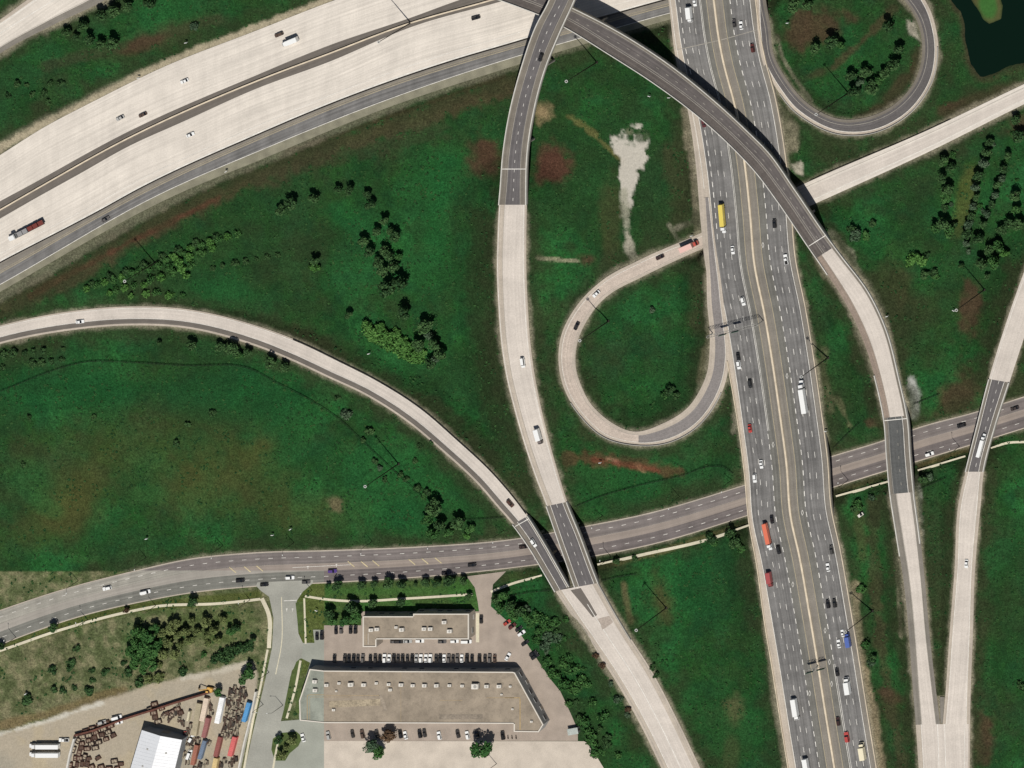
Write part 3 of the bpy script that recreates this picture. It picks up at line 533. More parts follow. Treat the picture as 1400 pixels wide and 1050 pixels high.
def carriage(r, specs, marks, i0=0, i1=None, name='ramp', th=0.6, side=M_CSH, dz=0.0):
    mb = MB(); r.strips(mb, specs, i0, i1, dz); r.sides(mb, side, i0, i1, th); mb.build(name, kind='structure')
    if marks:
        mb = MB()
        for sp, wd, m, *dg in marks: mark(mb, r.line(sp, i0, i1), wd, m, *(dg if dg else (None, None)), dz=0.05+dz)
        mb.build('road_markings', kind='structure')
def bridge(r, i0, i1, specs, marks, label, piers, th=1.6, pw=0.5, para=M_PARA, joints=(), name='overpass_bridge', ph=0.85):
    i1 = r.n if i1 is None else i1
    c = r.c[(i0+i1)//2]; e = empty(name, W(c[0], c[1], 0), label=label, cat='bridge'); inv = Vector(e.location)
    def part(mb, n):
        o = mb.build(n, e); o.matrix_parent_inverse = Matrix.Translation(-inv); return o
    mb = MB(); r.strips(mb, specs, i0, i1); part(mb, 'road_surface')
    mb = MB()
    for sp, wd, m, *dg in marks: mark(mb, r.line(sp, i0, i1), wd, m, *(dg if dg else (None, None)))
    part(mb, 'lane_markings')
    mb = MB(); A = r.line(0.0, i0, i1); A[:, 2] -= 0.04; Bq = r.line(1.0, i0, i1); Bq[:, 2] -= 0.04
    wa = [W(*p) for p in A]; wb = [W(*p) for p in Bq]
    for i in range(len(wa)-1):
        for q in ((wa[i], wa[i+1]), (wb[i], wb[i+1])): mb.face([q[0], q[1], (q[1][0], q[1][1], q[1][2]-th), (q[0][0], q[0][1], q[0][2]-th)], M_GIRD)
        mb.face([(p[0], p[1], p[2]-th) for p in (wa[i], wb[i], wb[i+1], wa[i+1])], M_GIRD); mb.face([wa[i], wb[i], wb[i+1], wa[i+1]], M_GIRD)
    for k in (0, -1): mb.face([wa[k], wb[k], (wb[k][0], wb[k][1], wb[k][2]-th), (wa[k][0], wa[k][1], wa[k][2]-th)], M_GIRD)
    part(mb, 'deck')
    for sp in (('l', pw), ('r', pw)):
        mb = MB(); mb.wall(r.line(sp, i0, i1), para, -0.3, ph, 0.45); part(mb, 'parapet')
    for k in joints:
        mb = MB(); L_, R_ = r.line(0.02)[k], r.line(0.98)[k]; mark(mb, [L_, R_], 1.0, M_WHITE, dz=0.07); part(mb, 'expansion_joint')
    for (px, py) in piers:
        k = r.idx(px, py); cc = r.c[k]; z = r.z[k]; u = (r.d[k, 2:4]-r.d[k, 0:2]); u = u/np.linalg.norm(u); g = max(-0.5, min(hgt(*cc)-0.5, z-3)); p = W(cc[0], cc[1], z)
        mb = MB(); wd = r.hw[k]*2*S*0.75; mb.box((p[0], p[1], z-th-0.6), (wd, 1.6, 1.1), M_GIRD, math.atan2(-u[1], u[0]))
        for s_ in (-0.3, 0.3): mb.tube((p[0]+u[0]*wd*s_, p[1]-u[1]*wd*s_, g-1), (p[0]+u[0]*wd*s_, p[1]-u[1]*wd*s_, z-th-1.1), 0.75, 0.75, M_GIRD, 12)
        part(mb, 'pier')
    return e
# ramp A (crosses over everything from the north, then the arterial)
a0, a1 = A_.idx(690, 0*0+-80), A_.idx(701, 280); spA = [(0, ('l', 8.5), M_DECKS), (('l', 8.5), ('r', 9), M_DECK), (('r', 9), 1, M_DECKS)]; mkA = [(('l', 8.5), 0.6, M_FAINT), (('r', 9), 0.6, M_FAINT), (0.5, 0.55, M_WHITE, 4, 9)]
bridge(A_, 0, a1+1, spA, mkA, 'tall dark curved ramp bridge crossing the freeway and under nothing, highest of the bridges', [(716, 90), (737, 40), (705, 200)], joints=(A_.idx(703, 233),))
spAc = [(0, ('l', 8), M_CSH), (('l', 8), ('r', 2.5), M_RAMPC), (('r', 2.5), 1, M_CSH)]
carriage(A_, spAc, [(('l', 8), 0.6, M_FAINT), (('r', 4), 0.5, M_WHITE), (('l', 1.5), 0.6, M_WHITE)], a1, A_.idx(761, 689)+1)
bridge(A_, A_.idx(761, 689), None, [(0, ('l', 5.5), M_DECKS), (('l', 5.5), ('r', 6.5), M_DECK), (('r', 6.5), 1, M_DECKS)], [(('l', 5.5), 0.6, M_WHITE), (('r', 6.5), 0.6, M_WHITE), (0.48, 0.5, M_WHITE, 5, 9)], 'dark straight ramp bridge over the arterial road, right one of the adjacent pair', [(775, 722), (792, 762)], ph=0.8)
# ramp B
b1 = B_.idx(712, 711)
carriage(B_, [(0, ('l', 2), M_CSH), (('l', 2), ('r', 9), M_RAMPC), (('r', 9), ('r', 2.5), M_MED), (('r', 2.5), 1, M_CSH)], [(('l', 2.5), 0.5, M_WHITE), (('r', 9.2), 0.5, M_WHITE)], 0, b1+1)
bridge(B_, b1, None, [(0, ('l', 4), M_DECKS), (('l', 4), ('r', 7), M_DECK), (('r', 7), 1, M_DECKS)], [(('l', 4), 0.6, M_WHITE), (('r', 7), 0.6, M_WHITE)], 'dark ramp bridge over the arterial road, left one of the adjacent pair', [(728, 735), (745, 765)], joints=(b1+1,))
mb = MB(); mb.wall(B_.line(('l', 0.3), B_.idx(400, 470), b1), M_STEEL, 0.3, 0.8, 0.25); mb.build('guard_rail', label='dark guard rail on the outer side of the long curved western ramp', cat='guard rail')
# merged A+B
carriage(AB, [(0, ('l', 9), M_CSH), (('l', 9), 0.5, M_RAMPC), (0.5, ('r', 9), M_RAMPC), (('r', 9), 1, M_CSH)], [(('l', 9), 0.6, M_WHITE), (0.5, 0.8, M_WHITE), (('r', 3), 0.5, M_FAINT), (('l', 3.5), 0.6, M_FAINT)])
mb = MB(); gp = [(780, 807, 9.04), (794, 804, 9.06), (806, 823, 8.62), (816.5, 841, 8.2), (810.5, 844, 8.2), (796, 826, 8.62)]; mb.face([W(*p) for p in gp], M_MED); mb.face([W(*p) for p in [(824, 861, 7.75), (838, 851, 7.95), (833, 842, 8.13), (817, 846, 8.1)]], mat('repaired_concrete', (176, 163, 150), var=0.1)); mb.build('gore_pavement', kind='structure')
mb = MB(); mb.wall(AB.line(('r', 0.5), 0, AB.idx(857, 870)), M_GALV, 0, 0.8, 0.3); mb.build('guard_rail', label='short grey guard rail beside the merged ramps just south of the bridge pair', cat='guard rail')
# flyover C
c1 = C_.idx(1118, 330); c1b = C_.idx(1128, 344)
spC = [(0, ('l', 5), M_DECKS), (('l', 5), ('r', 11), M_FLY), (('r', 11), 1, mat('flyover_shoulder', (96, 89, 84), streak=0.2, var=0.08))]
bridge(C_, 0, c1b+1, spC, [(('l', 5), 0.6, M_FAINT), (('r', 11), 0.55, M_FAINT), (('r', 13.5), 0.5, M_FAINT), (0.42, 0.5, M_FAINT, 4, 12)], 'long dark curved flyover crossing over the grey highway with a white parapet', [(735, 2), (810, 42), (920, 115), (985, 165), (1057, 245), (1095, 300)], joints=(c1,), name='flyover_bridge')
c2, c3i = C_.idx(1226, 570), C_.idx(1232, 676)
carriage(C_, [(0, ('l', 5), M_DECKS), (('l', 5), ('r', 8.5), M_RAMPC), (('r', 8.5), 1, mat('ramp_shoulder_brown', (152, 136, 122), streak=0.15, var=0.1))], [(('l', 5), 0.5, M_FAINT), (('r', 8.5), 0.5, M_FAINT)], c1b, c2+1, th=1.0)
bridge(C_, c2, c3i+1, [(0, ('l', 8), M_DECKS), (('l', 8), ('r', 4), mat('bridge_deck_grey', (92, 93, 91), streak=0.18, var=0.08)), (('r', 4), 1, M_DECKS)], [(('l', 8), 0.7, M_WHITE), (('r', 5), 0.5, M_FAINT), (0.5, 0.5, M_FAINT, 4, 14)], 'grey ramp bridge with white parapets over the arterial road east of the highway', [(1228, 605), (1230, 640)], joints=(c2+1,))
carriage(C_, [(0, ('l', 5.5), M_BSH), (('l', 5.5), ('r', 8), M_RAMPC), (('r', 8), 1, M_BSH)], [(('l', 5.5), 0.5, M_FAINT), (('r', 8.5), 0.6, M_FAINT)], c3i, None, th=1.0)
for sp, a, b, lab in ((('l', 0.6), c1b, c2, 'white concrete parapet on the outer edge of the curved ramp south of the flyover'), (('r', 0.6), c1b, C_.idx(1143, 370), 'short white parapet on the inner edge where the flyover ends'),
                      (('l', 0.6), c3i, C_.idx(1245, 745), 'white parapet on the right edge south of the grey ramp bridge'), (('r', 0.6), c3i, C_.idx(1240, 760), 'white parapet on the left edge south of the grey ramp bridge'), (('r', 0.6), C_.idx(1210, 510), c2, 'white parapet on the left edge just north of the grey ramp bridge')):
    mb = MB(); mb.wall(C_.line(sp, a, b+1), M_PARA, -0.8, 0.9, 0.5); mb.build('parapet_wall', label=lab, cat='parapet')
# ramp E
e1, e2 = E_.idx(1366, 522), E_.idx(1332, 645)
spE = [(0, ('l', 4), M_CSH), (('l', 4), ('r', 5), M_RAMPC), (('r', 5), 1, M_CSH)]; mkE = [(('l', 4.5), 0.5, M_WHITE), (('r', 5), 0.6, M_WHITE)]
carriage(E_, [(0, 1, M_RAMPC)], [(('l', 3), 0.5, M_WHITE)], 0, e1+1); carriage(E_, spE, mkE, e2, None)
bridge(E_, e1, e2+1, [(0, ('l', 4), M_DECKS), (('l', 4), ('r', 7), M_DECK), (('r', 7), 1, M_DECKS)], [(('l', 4), 0.6, M_WHITE), (('r', 7), 0.6, M_WHITE), (0.5, 0.5, M_WHITE, 5, 8)], 'narrow grey ramp bridge over the arterial road, easternmost of the bridges', [(1350, 570), (1338, 612)])
carriage(CE, [(0, 0.09, M_CSH), (0.09, 0.97, M_RAMPC), (0.97, 1, M_CSH)], [(0.1, 0.5, M_WHITE), (0.4, 0.7, M_WHITE), (0.53, 0.7, M_WHITE), (0.9, 0.5, M_WHITE)])
sheet('gore_pavement', [(1285, 953), (1291.5, 953), (1289, 988), (1286, 989)], 3.35, M_BSH)
# ramp F passing under the highway and becoming loop H
h1 = FH.idx(873, 600); h0 = FH.idx(1000, 312)
carriage(FH, [(0, ('l', 8), M_CONC), (('l', 8), ('r', 7), M_RAMPC), (('r', 7), 1, M_CONC)], [(('l', 5), 0.5, M_FAINT), (('r', 6), 0.6, M_WHITE)], 0, h0+1)
carriage(FH, [(0, ('l', 4), M_CSH), (('l', 4), ('r', 3), mat('loop_concrete', (200, 185, 170), streak=0.12, var=0.06)), (('r', 3), 1, M_CSH)], [(('l', 4.5), 0.5, M_WHITE), (('r', 4), 0.5, M_FAINT)], h0, h1+1)
M_LOOPG = mat('loop_asphalt', (138, 132, 128), streak=0.12, var=0.08)
carriage(FH, [(0, 0.2, M_CSH), (0.2, 0.72, M_LOOPG), (0.72, 1, M_CSH)], [(0.2, 0.5, M_WHITE)], h1, None, dz=0.09)
mb = MB(); mb.wall(FH.line(('l', 0.4), FH.idx(790, 545), FH.idx(985, 530)), M_GALV, 0.2, 0.85, 0.3); mb.build('guard_rail', label='pale guard rail round the outer edge of the teardrop loop ramp', cat='guard rail')
# loop G
carriage(G_, [(0, ('l', 4), M_DECKS), (('l', 4), ('r', 5), mat('loop_dark_asphalt', (99, 95, 93), streak=0.14, var=0.06)), (('r', 5), 1, M_CSH)], [(('l', 7.5), 0.6, M_FAINT), (('r', 5), 0.6, M_WHITE)], dz=0.08)
mb = MB(); mb.wall(G_.line(('r', 0.6), G_.idx(1075, 120), G_.idx(1275, 60)), M_GALV, 0.2, 0.85, 0.3); mb.build('guard_rail', label='pale guard rail round the outside of the dark loop ramp by the pond', cat='guard rail')
mb = MB(); mb.wall(FH.line(('l', -0.5), FH.idx(1300, 175), FH.idx(1110, 262)), M_STEEL, 0.2, 0.8, 0.2); mb.build('guard_rail', label='dark guard rail on the north side of the pale ramp below the pond', cat='guard rail')
# arterial
mb = MB(); J_.strips(mb, [(0, 0.03, M_CSH), (0.03, 0.4, M_ART2), (0.4, 0.62, M_ARTM), (0.62, 0.97, M_ART), (0.97, 1, M_CSH)]); J_.sides(mb, M_CSH); mb.build('road', kind='structure')
mb = MB(); mark(mb, J_.line(0.035), 0.5, M_FAINT); mark(mb, J_.line(0.2), 0.55, M_WHITE, 6, 12); mark(mb, J_.line(0.79), 0.55, M_WHITE, 6, 12); mark(mb, J_.line(0.4), 0.3, M_FAINT)
for x, y in ((318, 779), (338, 778), (355, 777), (480, 771), (498, 771), (514, 770), (563, 768), (581, 767), (599, 766)): mark(mb, [(x-4.5, y-3.5, 0), (x+4.5, y+4, 0)], 1.3, M_YELB)
mark(mb, [(388, 821.5, 0.06), (406, 820.5, 0.06)], 0.8, M_WHITE); mark(mb, [(400, 776, 0), (480, 772, 0)], 0.5, M_WHITE)
for x, y in ((392, 834), (400, 834), (421, 776), (460, 773)):
    mark(mb, [(x, y-2, 0.06), (x, y+2, 0.06)], 0.6, M_WHITE); mark(mb, [(x-1.2, y-1.5, 0.065), (x+1.2, y-1.5, 0.065)], 1.0, M_WHITE)
for k in range(0, 36):
    x = 452+k*6.4
    mark(mb, [(x, 895, 0.05), (x, 908, 0.05)], 0.25, M_FAINT)
for k in range(0, 42): mark(mb, [(450+k*6.6, 998, 0.05), (453+k*6.6, 1011, 0.05)], 0.25, M_FAINT)
mb.build('road_markings', kind='structure')
def path(name, pts, wpx, z=0.12, m=M_WALK):
    mb = MB(); P = cr([(x, y, 0) for x, y in pts], 5); mb.wall(np.column_stack([P[:, :2], [max(0, hgt(x, y)+0.05) for x, y in P[:, :2]]]), m, -0.2, z, wpx*S); return mb.build(name, kind='structure')
path('pavement', [(-110, 921), (0, 889.5), (77, 863), (180, 835.5), (211, 829.5), (300, 825), (344, 820.5), (356, 819)], 3.6)
path('pavement', [(417, 815), (443, 819), (473, 821.5), (560, 818), (646, 812.5)], 3.2); path('pavement', [(671, 809), (700, 798), (741, 787)], 3.2)
path('pavement', [(817, 772.5), (880, 758), (970, 737), (1026, 718)], 4); path('pavement', [(1143, 679), (1214, 659)], 3.6); path('pavement', [(1255, 643.5), (1320, 624)], 3.2); path('pavement', [(1355, 613), (1375, 606), (1405, 604), (1500, 598)], 3)
path('pavement', [(358, 818), (367, 838), (368, 886)], 5.5); path('pavement', [(366, 888), (357, 935), (345, 990), (332, 1060)], 2.8); path('pavement', [(385, 816), (385, 880), (377, 922)], 1.2); path('pavement', [(416, 818), (418, 880)], 2.4); path('pavement', [(411, 903), (404, 940), (392, 982)], 3); path('pavement', [(383, 1002), (377, 1030), (372, 1060)], 2.6)
for poly in ([(405, 905), (411, 900), (414, 912), (404, 940), (392, 985), (386, 980), (397, 925)], [(408, 930), (418, 925), (410, 975), (403, 980)], [(373, 1010), (385, 1002), (405, 1000), (414, 1008), (408, 1020), (396, 1030), (390, 1040), (376, 1040), (371, 1025)], [(404, 824), (414, 822), (414, 870), (408, 862)]):
    sheet('grass_island', poly, 0.09, mat('verge_grass', (78, 94, 46), var=0.3, fine=0.4, scale=3))
path('pavement', [(653, 838), (653, 878)], 4.5, 0.14)

# ------------------------------------------------------------------ vegetation
def crown_mesh(name, leaf, seed, n, flat=1.0, lobes=5):
    r = random.Random(seed); cs = [(0, 0, 0.0, 0.72)]
    for k in range(lobes):
        a = r.random()*6.283; q = 0.32+0.28*r.random(); cs.append((q*math.cos(a), q*math.sin(a), r.uniform(-0.35, 0.4), r.uniform(0.36, 0.55)))
    v = []; f = []; col = []
    for i in range(n):
        c = cs[r.randrange(len(cs))]
        d = Vector((r.gauss(0, 1), r.gauss(0, 1), r.gauss(0, 1))).normalized()*c[3]*(r.random()**0.35)
        p = Vector((c[0]+d.x, c[1]+d.y, (c[2]+d.z)*flat)); s_ = r.uniform(0.09, 0.19)
        nrm = (d.normalized()+Vector((r.gauss(0, .5), r.gauss(0, .5), r.gauss(0.3, .5)))).normalized(); u = nrm.orthogonal().normalized(); u.rotate(Matrix.Rotation(r.random()*6.28, 3, nrm)); w_ = nrm.cross(u)
        k = len(v); v += [p+u*s_, p+w_*s_*0.7, p-u*s_, p-w_*s_*0.7]; f.append((k, k+1, k+2, k+3)); q = min(1, max(0, r.gauss(0.5, 0.3))); col += [q]*4
    me = bpy.data.meshes.new(name); me.from_pydata(v, [], f); a = me.attributes.new('leaf', 'FLOAT', 'POINT'); a.data.foreach_set('value', col); me.materials.append(leaf); me.update(); return me
def trunk_mesh(seed):
    r = random.Random(seed); mb = MB(); mb.tube((0, 0, -1.6), (0.03, 0.02, 0.1), 0.1, 0.06, M_BARK, 7)
    for k in range(4):
        a = r.random()*6.28; mb.tube((0, 0, -0.5+0.12*k), (0.45*math.cos(a), 0.45*math.sin(a), 0.1+0.1*k), 0.04, 0.015, M_BARK, 5)
    return mb.mesh('trunk')
CROWN = {}; 
for k, lm in LEAF.items():
    for i in range(4):
        CROWN[('tree', k, i)] = crown_mesh('crown', lm, hash((k == 'dark', i))*0+i*17+len(k), 620, 1.05, 5); CROWN[('shrub', k, i)] = crown_mesh('crown', lm, i*31+len(k)+5, 420, 0.62, 6)
TRUNK = [trunk_mesh(i) for i in range(3)]
def ordn(n):
    w_ = ['first', 'second', 'third', 'fourth', 'fifth', 'sixth', 'seventh', 'eighth', 'ninth', 'tenth', 'eleventh', 'twelfth']
    return w_[n-1] if n <= 12 else '%d%s' % (n, {1: 'st', 2: 'nd', 3: 'rd'}.get(n % 10 if n // 10 % 10 != 1 else 0, 'th'))
def plants(kind, tone, desc, where, pts, axis='x', cat=None):
    pts = sorted(pts, key=lambda p: p[0] if axis == 'x' else p[1]); N_ = len(pts)
    for n, p in enumerate(pts):
        x, y, r = p[:3]; tn = p[3] if len(p) > 3 else tone
        side = 'left' if axis == 'x' else 'top'; adj = {'dark': 'dark green', 'mid': 'green', 'olive': 'olive green', 'light': 'light green', 'grey': 'grey-green', 'brown': 'brownish'}[tn]
        lab = '%s %s %s' % (adj, desc, where) if N_ == 1 else '%s %s, %s from the %s %s' % (adj, desc, ordn(n+1), side, where)
        z = hgt(x, y); rm = r*S*(1.07 if kind == 'tree' else 1.3); tall = kind == 'tree'; hz = (1.5 if tall else 0.55)*rm
        px, py = (x+0.42*hz/S*0.5, y-0.3*hz/S*0.5)      # base stands up-right of where the crown shows
        z = hgt(px, py); e = empty('tree' if tall else 'shrub', (W(px, py, z)), random.random()*6.28, lab, cat or ('tree' if tall else 'shrub'), (('trees ' if tall else 'shrubs ')+where) if N_ > 1 else None)
        i = random.randrange(4); c = child('crown', CROWN[(kind, tn, i)], e, (0, 0, hz)); c.scale = (rm*random.uniform(.92, 1.1), rm*random.uniform(.92, 1.1), rm*random.uniform(0.9, 1.2))
        if tall: t_ = child('trunk', TRUNK[i % 3], e, (0, 0, hz)); t_.scale = (rm, rm, rm)
        else: t_ = child('stem', TRUNK[i % 3], e, (0, 0, hz)); t_.scale = (rm*0.6, rm*0.6, rm*0.4)
plants('tree', 'dark', 'tree', 'in the clump north of the freeway', [(95, 42, 7), (106, 50, 6), (117, 33, 8), (144, 18, 9), (160, 13, 9), (176, 8, 8), (127, 54, 8), (142, 58, 7), (160, 57, 9), (210, 2, 9)])
plants('shrub', 'dark', 'small bush', 'on the bank north of the freeway', [(24, 115, 5), (37, 116, 3), (69, 114, 4), (84, 114, 5), (45, 129, 4), (60, 128, 5), (12, 130, 4), (66, 139, 4), (267, 36, 6, 'grey')])
plants('tree', 'dark', 'tree', 'in the upper central field row', [(386, 286, 7), (401, 277, 9), (434, 269, 8), (466, 257, 6), (480, 258, 7), (505, 265, 6), (510, 277, 8)])
plants('tree', 'dark', 'tree', 'in the tall central field cluster', [(529, 301, 7), (517, 316, 7), (535, 314, 6), (543, 322, 8), (500, 330, 8), (510, 342, 8), (529, 339, 8), (536, 348, 8), (520, 357, 8), (541, 361, 9), (527, 370, 9), (536, 390, 12), (554, 383, 11), (548, 350, 5, 'mid')], 'y')
plants('tree', 'dark', 'tree', 'by the light central field bushes', [(555, 426, 10), (479, 428, 6), (585, 444, 10), (590, 457, 7, 'grey'), (576, 470, 9), (596, 470, 9), (604, 482, 9), (592, 495, 8), (598, 488, 7, 'grey')], 'y')
plants('shrub', 'light', 'bush', 'in the bright central field thicket', [(502, 447, 8), (510, 455, 9), (520, 448, 7), (516, 462, 8), (526, 458, 9), (530, 468, 9), (538, 462, 8), (540, 474, 9), (550, 468, 8), (552, 480, 9), (560, 474, 8), (564, 485, 9), (573, 489, 8), (543, 455, 6), (578, 482, 6)])
plants('shrub', 'light', 'lone bush', 'in the open west of the tall cluster', [(432, 363, 7)])
plants('tree', 'dark', 'lone tree', 'beside the light lone bush in the central field', [(434, 356, 7)])
plants('shrub', 'mid', 'hedge bush', 'in the upper hedge belt', [(126, 388, 4, 'dark'), (150, 378, 5, 'dark'), (174, 370, 5, 'dark'), (197, 361, 5, 'dark'), (222, 351, 5, 'dark'), (244, 341, 5, 'dark'), (268, 332, 5, 'dark'), (295, 323, 5, 'dark'), (232, 364, 6), (246, 357, 6, 'light'), (260, 351, 6, 'light'), (276, 345, 6), (292, 339, 5, 'light'), (120, 394, 5, 'light'), (134, 390, 5), (145, 386, 5, 'light'), (156, 382, 5), (168, 379, 5, 'light'), (180, 374, 6), (190, 370, 5), (203, 366, 6), (216, 362, 6), (228, 356, 5), (238, 350, 5, 'light'), (250, 345, 5), (262, 339, 5, 'light'), (275, 335, 5), (288, 331, 5, 'light'), (300, 327, 5), (312, 323, 5, 'light'), (325, 319, 5)])
plants('shrub', 'light', 'hedge bush', 'in the lower hedge belt', [(150, 400, 4), (160, 396, 5, 'mid'), (172, 394, 5), (185, 390, 5, 'mid'), (198, 388, 5), (208, 382, 6, 'mid'), (222, 378, 6), (236, 372, 6, 'mid'), (250, 366, 6), (262, 362, 6, 'mid'), (200, 402, 5), (215, 400, 5, 'mid'), (232, 403, 5), (250, 404, 4, 'mid'), (180, 404, 4), (256, 376, 5)])
plants('shrub', 'dark', 'small bush', 'in the row right of the hedges', [(292, 367, 4), (305, 363, 4), (322, 360, 5), (336, 357, 4), (351, 354, 3), (366, 351, 4), (380, 349, 4)])
plants('tree', 'dark', 'tree', 'on the inner side of the curved ramp', [(266, 469, 8), (304, 472, 7), (322, 475, 10), (342, 481, 7), (374, 495, 9), (391, 501, 8), (330, 484, 6, 'mid'), (219, 467, 4)])
plants('shrub', 'dark', 'small bush', 'in the west field double row', [(6, 484, 5), (20, 482, 6), (34, 482, 4), (46, 480, 4), (60, 479, 5), (87, 477, 3), (45, 496, 5), (57, 495, 5), (71, 494, 4), (85, 491, 4), (4, 502, 4)])
plants('shrub', 'dark', 'lone bush', 'in the open west field', [(40, 570, 3.5), (129, 570, 3.5), (257, 580, 4), (242, 605, 4.5), (291, 565, 5), (32, 635, 4)])
plants('shrub', 'dark', 'bush', 'along the fence of the west field', [(474, 566, 7, 'grey'), (462, 544, 4), (506, 589, 6), (497, 602, 4), (548, 649, 4), (556, 655, 4), (572, 667, 5), (585, 672, 5), (580, 678, 4, 'mid'), (513, 630, 4), (520, 640, 4, 'grey'), (527, 655, 4), (568, 630, 4), (575, 610, 4), (590, 605, 3)])
plants('tree', 'dark', 'tree', 'in the copse by the ramp bridges', [(597, 691, 11), (590, 707, 10, 'mid'), (604, 716, 9), (632, 714, 10), (595, 728, 8, 'mid'), (616, 726, 7, 'mid'), (646, 722, 6, 'mid'), (640, 732, 5, 'light')])
plants('shrub', 'dark', 'bush', 'inside the teardrop loop', [(917, 534, 7), (908, 540, 5, 'mid'), (925, 541, 5), (892, 424, 4, 'grey')])
plants('shrub', 'dark', 'bush', 'beside the pavement by the highway', [(972, 735, 7), (977, 741, 5, 'mid'), (999, 729, 7), (1007, 742, 8), (1014, 750, 6, 'mid'), (843, 768, 4), (868, 763, 4)])
plants('tree', 'dark', 'tree', 'inside the dark loop by the pond', [(1219, 34, 9), (1231, 67, 8), (1225, 87, 9), (1212, 98, 7), (1186, 97, 8), (1166, 102, 7), (1195, 118, 10), (1172, 122, 9), (1142, 54, 10), (1117, 65, 8), (1152, 60, 6, 'mid'), (1087, 5, 10), (1106, 4, 9), (1205, 108, 6, 'mid'), (1178, 110, 6, 'grey')])
plants('tree', 'dark', 'tree', 'in the left eastern field clump', [(1292, 217, 8), (1303, 226, 7), (1290, 242, 8), (1297, 257, 9), (1296, 268, 9, 'mid'), (1294, 283, 6), (1292, 305, 10), (1281, 311, 7, 'mid'), (1300, 315, 8, 'mid'), (1307, 305, 4)], 'y')
plants('tree', 'dark', 'tree', 'in the middle eastern field row', [(1355, 192, 6), (1351, 207, 8), (1347, 222, 8, 'grey'), (1340, 240, 8), (1335, 255, 7, 'grey'), (1336, 268, 6), (1333, 280, 6, 'grey'), (1330, 293, 6), (1326, 305, 6, 'grey'), (1324, 318, 7), (1323, 332, 6, 'grey'), (1341, 324, 8)], 'y')
plants('tree', 'dark', 'tree', 'in the right eastern field rows', [(1381, 211, 6), (1375, 229, 7), (1373, 242, 6, 'grey'), (1366, 252, 7), (1362, 266, 6, 'grey'), (1358, 279, 6), (1353, 292, 6, 'grey'), (1347, 306, 6), (1372, 313, 7), (1382, 305, 8), (1395, 306, 8), (1355, 338, 8), (1367, 335, 8, 'mid'), (1347, 358, 9), (1362, 356, 9, 'mid'), (1392, 265, 9), (1392, 284, 7, 'mid'), (1395, 185, 9), (1392, 163, 7), (1351, 377, 4), (1316, 362, 4), (1375, 345, 6, 'light')], 'y')
plants('shrub', 'mid', 'bush', 'in the open eastern field', [(1164, 313, 6, 'dark'), (1170, 322, 8, 'grey'), (1185, 322, 6), (1194, 305, 5, 'dark'), (1250, 350, 8, 'light'), (1262, 355, 7, 'light'), (1268, 350, 5, 'dark'), (1265, 375, 6, 'dark'), (1275, 372, 6, 'dark'), (1280, 378, 5), (1245, 358, 6, 'light')])
plants('shrub', 'dark', 'bush', 'right of the lower highway', [(1194, 899, 6), (1191, 906, 5, 'grey'), (1174, 690, 7, 'mid'), (1168, 695, 5), (1192, 680, 5, 'grey'), (1178, 805, 6, 'mid'), (1183, 880, 6, 'mid'), (1262, 655, 6), (1272, 652, 5, 'grey')])
plants('shrub', 'dark', 'lone bush', 'at the right edge of the south-east field', [(1396, 937, 6)])
plants('shrub', 'mid', 'bushy shrub', 'in the belt right of the parking lot', [(744, 848, 8), (752, 872, 9, 'grey'), (740, 862, 7), (746, 882, 7, 'grey'), (735, 876, 6), (759, 921, 8), (748, 905, 7, 'mid'), (772, 905, 7), (783, 914, 9), (798, 931, 9), (785, 940, 9, 'mid'), (770, 935, 8, 'mid'), (826, 980, 8), (798, 986, 8), (805, 1000, 7), (811, 1012, 9), (815, 1027, 8, 'mid'), (810, 960, 6, 'mid'), (760, 850, 7, 'mid'), (774, 846, 5), (735, 842, 8), (725, 850, 7, 'mid'), (764, 872, 7, 'grey')], 'y')
plants('shrub', 'mid', 'bush', 'left of the merged ramps', [(815, 896, 4, 'brown'), (824, 910, 4, 'brown'), (836, 934, 4, 'grey'), (846, 955, 6, 'grey'), (860, 970, 4, 'brown'), (858, 977, 4, 'grey'), (893, 912, 4, 'dark'), (897, 923, 4, 'dark')])
plants('tree', 'dark', 'street tree', 'between arterial road and pavement', [(464, 797, 8), (450, 800, 4, 'mid'), (498, 799, 7), (515, 797, 6), (534, 795, 8), (551, 797, 7), (570, 798, 3.5), (584, 795, 6), (600, 795, 6), (617, 792, 8), (635, 793, 6)])
plants('tree', 'dark', 'tree', 'on the lawn beside the small building', [(484, 828, 10), (490, 842, 9, 'mid'), (476, 846, 8, 'mid'), (454, 838, 8), (458, 847, 7, 'mid'), (513, 824, 7), (551, 823, 7), (644, 814, 5)])
plants('tree', 'mid', 'tree', 'right of the lot driveway', [(681, 816, 8, 'dark'), (691, 812, 8), (687, 828, 8), (700, 826, 8, 'dark'), (705, 838, 8), (715, 832, 8, 'dark'), (722, 840, 7)])
plants('tree', 'mid', 'large tree', 'at the long building lot edge', [(510, 1018, 11, 'grey'), (522, 1026, 9), (534, 1003, 9, 'brown'), (664, 1021, 13, 'mid')])
plants('tree', 'olive', 'tree', 'on the small grass island', [(389, 1030, 7), (401, 1010, 7), (383, 1010, 6, 'dark'), (394, 1020, 5)])
